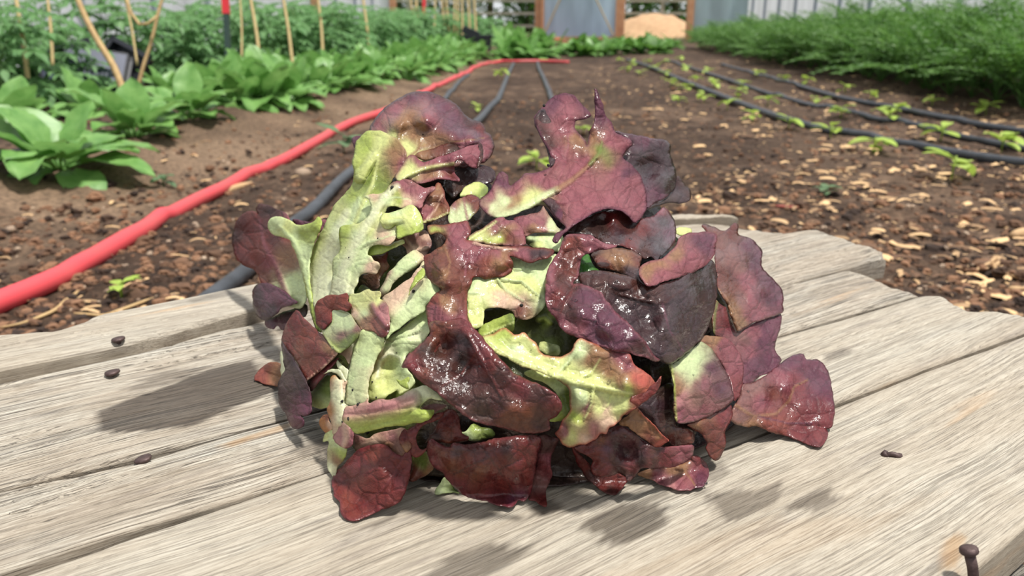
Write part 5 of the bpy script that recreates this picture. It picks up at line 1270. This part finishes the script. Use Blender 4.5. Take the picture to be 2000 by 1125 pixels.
# ------------------------------------------------------------------ seedlings
def seedling(loc, s_, seed, label, group='yellow green seedlings along the right pipes', mat='seedling'):
    rn = random.Random(seed); t = empty('seedling', loc, rn.uniform(0, 6)); tag(t, label, 'seedling', group)
    st = MB(); st.tube([(0, 0, -.01), (0, 0, s_ * .35), (0.004, 0, s_ * .55)], .0022, 5); st.build('stem', M[mat], t, True)
    for k in range(rn.choice((5, 6, 7))):
        a = k * 2.2 + rn.uniform(-.3, .3); el = rn.uniform(.0, .7); mb = MB()
        blade(mb, (0, 0, s_ * rn.uniform(.25, .55)), (math.cos(a) * math.cos(el), math.sin(a) * math.cos(el), math.sin(el)), s_ * rn.uniform(.55, .95), s_ * .42, rn.uniform(.3, 1.1), .15, .2, 6, sd=seed + k)
        mb.build('leaf', M[mat], t, True)
    return t
SD = [((1858, 350), .10, 'nearest seedling, below the closest black pipe at the right'), ((1705, 300), .088, 'seedling just below the closest pipe, left of the nearest seedling'),
      ((1955, 298), .095, 'seedling between the two near pipes at the right edge'), ((1540, 252), .075, 'small rounded seedling below the closest pipe, left of the others'),
      ((1622, 268), .075, 'seedling touching the closest pipe below the right hedge'), ((1838, 274), .085, 'seedling on the middle pipe, right of centre'),
      ((1735, 240), .08, 'pale seedling between the pipes, above the gap of straw'), ((1642, 230), .075, 'seedling between the pipes, left of the pale one'),
      ((1596, 208), .07, 'seedling between the pipes under the hedge'), ((1925, 222), .09, 'seedling above the far pipe at the right edge'),
      ((1470, 238), .06, 'seedling below the pipe near the curled straw'), ((1820, 208), .07, 'seedling at the foot of the hedge')]
for k, ((x, y), s_, lb) in enumerate(SD): seedling(on_soil(x, y), s_, 200 + k, lb)
for k, (x, y) in enumerate([(1420, 215), (1440, 190), (1375, 200), (1395, 170), (1450, 172), (1340, 180), (1360, 160), (1325, 205), (1300, 150), (1310, 170), (1280, 140), (1250, 150), (1340, 140), (1380, 145), (1480, 150), (1530, 160), (1575, 165),
                            (1235, 130), (1265, 125), (1210, 122), (1300, 125), (1330, 120), (1700, 196), (1500, 205), (1650, 182), (1750, 225), (1225, 142)]):
    seedling(on_soil(x, y), .075, 230 + k, 'small yellow green seedling far along the right pipes', 'distant seedlings on the right')
for k, (x, y, s_, lb) in enumerate([(1048, 330, .07, 'small weed seen between the two upper lobes of the lettuce'), (932, 218, .05, 'tiny weed beside the bending grey pipe'), (1612, 385, .04, 'grey green weed in the bare soil right of the lettuce'),
                                (238, 582, .035, 'tiny green weed in the dark soil by the board edge'), (672, 300, .10, 'grey green weed against the red hose'), (978, 150, .10, 'weed left of the bending pipe far away'), (1140, 262, .05, 'weed behind the pointed purple leaf tip'), (320, 365, .05, 'faint weed on the left bank')]):
    seedling(on_soil(x, y), s_, 300 + k, lb, 'weeds in the bare soil', 'weed' if k in (2, 4, 7) else 'seedling')

# ------------------------------------------------------------------ litter
def flake(mb, p, L, Wd, a, curl, rn):
    n = 4; d = Vector((math.cos(a), math.sin(a), 0)); s_ = Vector((-d.y, d.x, 0)); vs = []; fs = []
    up = rn.uniform(.0, .006); bend = rn.uniform(-.7, .7)
    q = Vector(p)
    for i in range(n + 1):
        t = i / n; w_ = Wd * (0.35 + math.sin(math.pi * (t * .9 + .05)) * .65)
        z = up + curl * L * (0.25 - (t - .5) ** 2)
        vs += [q + s_ * w_ * .5 + Vector((0, 0, z)), q + Vector((0, 0, z + Wd * .22)), q - s_ * w_ * .5 + Vector((0, 0, z))]
        aa = a + bend * t + rn.uniform(-.5, .5); d = Vector((math.cos(aa), math.sin(aa), 0)); s_ = Vector((-d.y, d.x, 0)); q = q + d * L / n
    for i in range(n):
        fs += [(i * 3, i * 3 + 1, i * 3 + 4, i * 3 + 3), (i * 3 + 1, i * 3 + 2, i * 3 + 5, i * 3 + 4)]
    mb.add(vs, fs)
rn = random.Random(9)
mb = MB()
n_ = 0
while n_ < 3400:
    x = rn.uniform(1150, 2080); y = 115 + (rn.random() ** 1.3) * 560
    if y > 600 and x < 1800: continue
    line = 118 + (x - 1150) * .23
    den = 1.0 if y < line + 70 else 0.42
    if 330 < y < 400 and 1350 < x < 1750: den = .8
    if rn.random() > den or noise.noise((x / 90, y / 45, 7)) < rn.uniform(-.5, .25): continue
    p = on_soil(x, y)
    if p.x - VP * p.y > 2.5: continue
    L = .006 + .036 * rn.random() ** 2.6; flake(mb, p, L, L * rn.uniform(.08, .6), rn.uniform(0, 6.3), rn.uniform(.0, .45), rn); n_ += 1
for _ in range(420):
    x = rn.uniform(-20, 1150); y = 130 + rn.random() ** 1.2 * 500
    p = on_soil(x, y); L = rn.uniform(.008, .03); flake(mb, p, L, L * rn.uniform(.1, .4), rn.uniform(0, 6.3), rn.uniform(.1, .6), rn)
o = mb.build('straw_litter', M['straw'], None, True); tag(o, 'dry straw and leaf scraps scattered over the soil', 'straw', kind='stuff')
def lump(mb, p, r, rn):
    vs = []; fs = []
    for a in range(1, 4):
        for k in range(6):
            q = r * rn.uniform(.7, 1.2); th = math.pi * a / 4; ph = math.pi * k / 3 + .3 * a
            vs.append(Vector(p) + q * Vector((math.sin(th) * math.cos(ph), math.sin(th) * math.sin(ph), math.cos(th) * .65)))
    vs.append(Vector(p) + Vector((0, 0, r * .65))); vs.append(Vector(p) - Vector((0, 0, r * .65)))
    for a in range(2):
        for k in range(6): fs.append((a * 6 + k, (a + 1) * 6 + k, (a + 1) * 6 + (k + 1) % 6, a * 6 + (k + 1) % 6))
    for k in range(6): fs.append((k, (k + 1) % 6, 18)); fs.append((12 + (k + 1) % 6, 12 + k, 19))
    mb.add(vs, fs)
mb = MB(); mc = MB()
for k in range(1500):
    x = rn.uniform(-20, 2050); y = 150 + rn.random() ** 1.1 * 520; lump(mb, on_soil(x, y), rn.uniform(.0015, .006), rn)
for k in range(7000):
    x = rn.uniform(-40, 2060); y = 140 + rn.random() ** .9 * 540; lump(mc, on_soil(x, y), rn.uniform(.002, .011) * (1 if rn.random() < .93 else 1.7), rn)
tag(mb.build('gravel', M['stone']), 'small pale stones scattered over the soil', 'gravel', kind='stuff')
tag(mc.build('soil_clods', M['clod']), 'dark crumbly soil clods', 'soil', kind='stuff')
# single pieces one can pick out
def litter(name, mat, px, rad, label, cat, lift=.004):
    P = spline([on_soil(x, y, lift) for x, y in px], 0.008); mb = MB(); n = len(P)
    mb.tube(P, [rad * (0.55 + .6 * math.sin(math.pi * (i + .5) / n)) for i in range(n)], 8); tag(mb.build(name, mat, None, True), label, cat)
litter('wood_chip', M['straw'], [(428, 380), (450, 370), (475, 362), (493, 358)], .007, 'long pale wood chip lying against the red hose', 'wood chip')
litter('dry_root', M['twig'], [(0, 640), (40, 632), (80, 618), (110, 604), (125, 590), (160, 560), (120, 548)], .0022, 'stringy tan root on the soil at the left edge', 'root')
litter('dry_root', M['twig'], [(145, 612), (175, 614), (205, 616), (240, 604), (290, 585), (300, 582)], .0022, 'thin reddish root beside the tiny green weed', 'root')
litter('curled_stalk', M['straw'], [(1905, 528), (1930, 515), (1945, 505), (1952, 510), (1942, 520), (1935, 512), (1950, 530), (1975, 538), (2010, 548)], .0035, 'curled pale stalk with a loop on the soil at the right edge', 'straw')
litter('dry_scrap', M['straw'], [(1975, 462), (1990, 456), (2010, 452)], .008, 'pale yellow scrap on the soil at the right edge', 'scrap')
litter('dry_scrap', M['straw'], [(1972, 563), (1990, 565), (2010, 566)], .004, 'thin white scrap just above the right end of the boards', 'scrap')
litter('red_stem_piece', M['litter_red'], [(1515, 402), (1545, 405), (1580, 405)], .003, 'short red stem piece on the soil behind the boards', 'stem')
mb = MB(); lump(mb, (0, 0, 0), .022, rn); o = mb.build('pale_stone', M['stone'], None, True); o.location = on_soil(592, 338, .008); tag(o, 'pale stone between the red hose and the black pipe', 'stone')
mb = MB(); lump(mb, (0, 0, 0), .010, rn); o = mb.build('pale_stone', M['stone'], None, True); o.location = on_soil(22, 448, .004); tag(o, 'pale round pebble under the red hose at the left edge', 'stone')

# ------------------------------------------------------------------ greenhouse shell
def corrugated(name, x0, y0, x1, y1, z0, z1, mat, label=None, pitch=0.13, amp=0.012, kind='structure'):
    L = math.hypot(x1 - x0, y1 - y0); n = int(L / pitch * 6); d = Vector(((x1 - x0) / L, (y1 - y0) / L, 0)); s_ = Vector((-d.y, d.x, 0)); vs = []; fs = []
    for i in range(n + 1):
        u = L * i / n; o_ = amp * (1 if math.sin(u / pitch * 2 * math.pi) > 0 else -1) * (0.6 + .4 * abs(math.sin(u / pitch * 2 * math.pi)))
        p = Vector((x0, y0, 0)) + d * u + s_ * o_
        vs += [(p.x, p.y, z0), (p.x, p.y, z1)]
    for i in range(n): fs.append((2 * i, 2 * i + 2, 2 * i + 3, 2 * i + 1))
    me = bpy.data.meshes.new(name); me.from_pydata(vs, [], fs); me.materials.append(mat); o = link(name, me)
    return tag(o, kind=kind)
YE = 18.0
def endx(px): return (px - 1000) / FPX * YE * 1.055
YL0, YR0 = 2.0, 2.0
xl = endx(790) - .25; xr = endx(1412)
wl = corrugated('wall_left', xl - VP * (YE - YL0) * 1.0, YL0, xl, YE, ZS - .05, 1.7, M['film'])
wr = corrugated('wall_right', xr, YE, xr - VP * (YE - YR0), YR0, ZS - .05, 1.7, M['film'])
def rib_post(name, x, y, w_, dep, z1, mat, label=None, cat=None, group=None, kind=None):
    mb = MB(); mb.box((0, 0, (z1 - ZS) / 2), (w_, dep, (z1 - ZS) / 2 + .03)); o = mb.build(name, mat); o.location = (x, y, ZS)
    bv = o.modifiers.new('b', 'BEVEL'); bv.width = .006; bv.segments = 2
    return tag(o, label, cat, group, kind)
for k in range(13):
    y = YL0 + .6 + k * 1.22
    rib_post('hoop_post', xl - VP * (YE - y) + .04, y, .022, .022, 1.7, M['rib'], 'grey upright against the left sheet wall', 'post', 'uprights along the left wall')
    rib_post('hoop_post', xr - VP * (YE - y) - .04, y, .022, .022, 1.7, M['rib'], 'grey upright against the right sheet wall', 'post', 'uprights along the right wall')
# end wall: sheet at the left, opening, door, opening, clear sheet at the right
def sheet(name, px0, px1, mat, yy=YE, kind='structure', z0=ZS, z1=1.7, th=.01):
    mb = MB(); x0, x1 = endx(px0), endx(px1); mb.box(((x0 + x1) / 2, yy, (z0 + z1) / 2), ((x1 - x0) / 2, th, (z1 - z0) / 2)); o = mb.build(name, mat); return tag(o, kind=kind)
sheet('wall_back', 640, 792, M['film']); sheet('wall_back', 1316, 1414, M['clear_film'])
for px, w_, lb in ((792, .065, 'timber end post left of the open doorway'), (1046, .07, 'timber post at the left of the translucent door'), (1191, .075, 'timber post at the right of the translucent door'), (1312, .07, 'timber post between the straw mound and the clear sheet')):
    rib_post('timber_post', endx(px), YE, w_, .06, 1.7, M['timber'], lb, 'post', 'timber posts of the end wall')
for px, y, w_, lb in ((656, 12.0, .05, 'timber post in the tomato rows near the left wall'),):
    rib_post('timber_post', (px - 1000) / FPX * y * 1.055, y, w_, .05, 1.7, M['timber'], lb, 'post')
t = empty('sliding_door', (endx(1118), YE - .1, ZS)); tag(t, 'pale blue translucent door with crossed braces at the far end', 'door')
hw = (endx(1185) - endx(1052)) / 2
mb = MB(); mb.box((0, 0, .98), (hw, .008, .93)); mb.build('door_panel', M['door_film'], t)
mb = MB()
for s_ in (-1, 1): mb.box((s_ * (hw - .02), -.015, .98), (.03, .015, .95))
mb.box((0, -.015, .05), (hw, .015, .03)); mb.build('door_frame', M['timber'], t)
mb = MB(); mb.tube([(-hw * .95, -.03, .1), (hw * .1, -.03, 1.9)], .014, 6); mb.tube([(hw * .9, -.03, .1), (-hw * .3, -.03, 1.9)], .014, 6); mb.build('door_brace', M['twine'], t)
litter('fallen_board', M['red_paint'], [(1073, 74), (1090, 80), (1108, 83)], .05, 'reddish board lying at the foot of the far door', 'board', .03)

# outside: fence, straw mound, trees
for k, (xa, xb) in enumerate(((-9.0, 2.0), (2.0, 9.0))):
    t = empty('rail_fence', (xa, 24.0, ZS)); tag(t, ('grey rail fence outside, left of the door', 'grey rail fence outside, behind the straw mound')[k], 'fence')
    for zz in (.28, .62, .96):
        mb = MB(); mb.box(((xb - xa) / 2, 0, zz), ((xb - xa) / 2, .02, .035)); mb.build('rail', M['fence'], t)
    n = 6 if k == 0 else 4
    for i in range(n):
        mb = MB(); mb.box(((xb - xa) * (i + .3) / n, .05, .55), (.05, .05, .57)); mb.build('fence_post', M['fence'], t)
mb = MB(); vs = []; fs = []; n = 40
xc = (1250 - 1000) / FPX * 22 * 1.05
for j in range(n + 1):
    for i in range(n + 1):
        x = -1.6 + 3.2 * i / n; y = -1.6 + 3.2 * j / n; r_ = math.hypot(x, y) / 1.45
        z = .62 * max(0, math.cos(min(r_, 1) * math.pi / 2)) ** .9 + .05 * noise.noise((x * 3, y * 3, 4)) + .03 * noise.noise((x * 9, y * 9, 4))
        vs.append((x, y, z))
for j in range(n):
    for i in range(n): k = j * (n + 1) + i; fs.append((k, k + 1, k + n + 2, k + n + 1))
mb.add(vs, fs); o = mb.build('straw_mound', M['hay'], None, True); o.location = (xc, 22, ZS - .03); tag(o, 'low mound of straw outside the far opening', 'mound')
def tree(x, y, H, W_, seed, label):
    rn = random.Random(seed); t = empty('tree', (x, y, ZS)); tag(t, label, 'tree', 'trees outside the far end')
    mb = MB(); mb.tube([(0, 0, 0), (.05, 0, H * .3), (-.05, .05, H * .6), (0, 0, H * .9)], [.16, .13, .09, .03], 8); mb.build('trunk', M['trunk'], t, True)
    mb = MB()
    for k in range(2600):
        a = rn.uniform(0, 6.3); z = rn.random(); r_ = W_ * (0.5 + .5 * math.sin(math.pi * (z * .8 + .15))) * rn.random() ** .4
        r_ *= 1 + .3 * noise.noise((math.cos(a) * 2, math.sin(a) * 2, z * 5 + seed))
        p = Vector((math.cos(a) * r_, math.sin(a) * r_, H * (.06 + .94 * z))); d = Vector((rn.uniform(-1, 1), rn.uniform(-1, 1), rn.uniform(-.6, .6))).normalized()
        s_ = d.cross(Vector((rn.uniform(-1, 1), rn.uniform(-1, 1), 1))).normalized(); L = rn.uniform(.12, .26)
        mb.add([p, p + d * L * .5 + s_ * L * .3, p + d * L, p + d * L * .5 - s_ * L * .3], [(0, 1, 2, 3)])
    mb.build('crown', M['tree'], t)
for k, (px, y, H, W_) in enumerate(((800, 32, 4.5, 1.6), (880, 30, 4.0, 1.5), (960, 34, 4.4, 1.8), (1030, 28, 3.6, .9), (1120, 31, 4.0, 1.6), (1215, 29, 3.6, 1.3), (1285, 30, 3.8, 1.3), (1370, 33, 4.2, 1.6), (720, 34, 4.5, 1.8), (1450, 33, 4.5, 1.7))):
    tree((px - 1000) / FPX * y * 1.05, y, H, W_, 500 + k, 'leafy tree outside beyond the rail fence')


# ------------------------------------------------------------------ light and camera
w = bpy.data.worlds.new('World'); bpy.context.scene.world = w; w.use_nodes = True
nt = w.node_tree; bg = nt.nodes['Background']
tc = N(nt, 'ShaderNodeTexCoord'); sx = N(nt, 'ShaderNodeSeparateXYZ'); nt.links.new(tc.outputs['Generated'], sx.inputs[0])
rp = ramp(nt, [(0.0, (0.45, 0.43, 0.40)), (0.45, (0.60, 0.60, 0.60)), (0.52, (1.25, 1.29, 1.34)), (0.64, (1.0, 1.03, 1.08)), (1.0, (1.0, 1.02, 1.06))])
nt.links.new(mth(nt, 'MULTIPLY_ADD', sx.outputs[2], 0.5, 0.5), rp.inputs[0])
nt.links.new(rp.outputs[0], bg.inputs[0]); bg.inputs[1].default_value = 0.60
s = bpy.data.lights.new('sun', 'SUN'); s.energy = 4.6; s.angle = R(5); s.color = (1.0, 0.965, 0.90)
so = bpy.data.objects.new('sun', s); C.objects.link(so)
sd = Vector((0.27, -0.10, 0.95))
so.rotation_euler = sd.to_track_quat('Z', 'Y').to_euler()

cam = bpy.data.cameras.new('camera'); co = bpy.data.objects.new('camera', cam); C.objects.link(co)
cam.sensor_width = 36; cam.lens = FPX / 2000 * 36; cam.clip_start = 0.01; cam.clip_end = 200
co.location = (0, 0, HB); co.rotation_euler = (R(90) - PITCH, 0, 0)
cam.dof.use_dof = True; cam.dof.focus_distance = 0.305; cam.dof.aperture_fstop = 17
sc = bpy.context.scene; sc.camera = co
sc.view_settings.view_transform = 'Standard'; sc.view_settings.look = 'None'; sc.view_settings.gamma = 1
sc.view_settings.use_curve_mapping = False; sc.view_settings.exposure = 0.32
sc.cycles.use_denoising = True
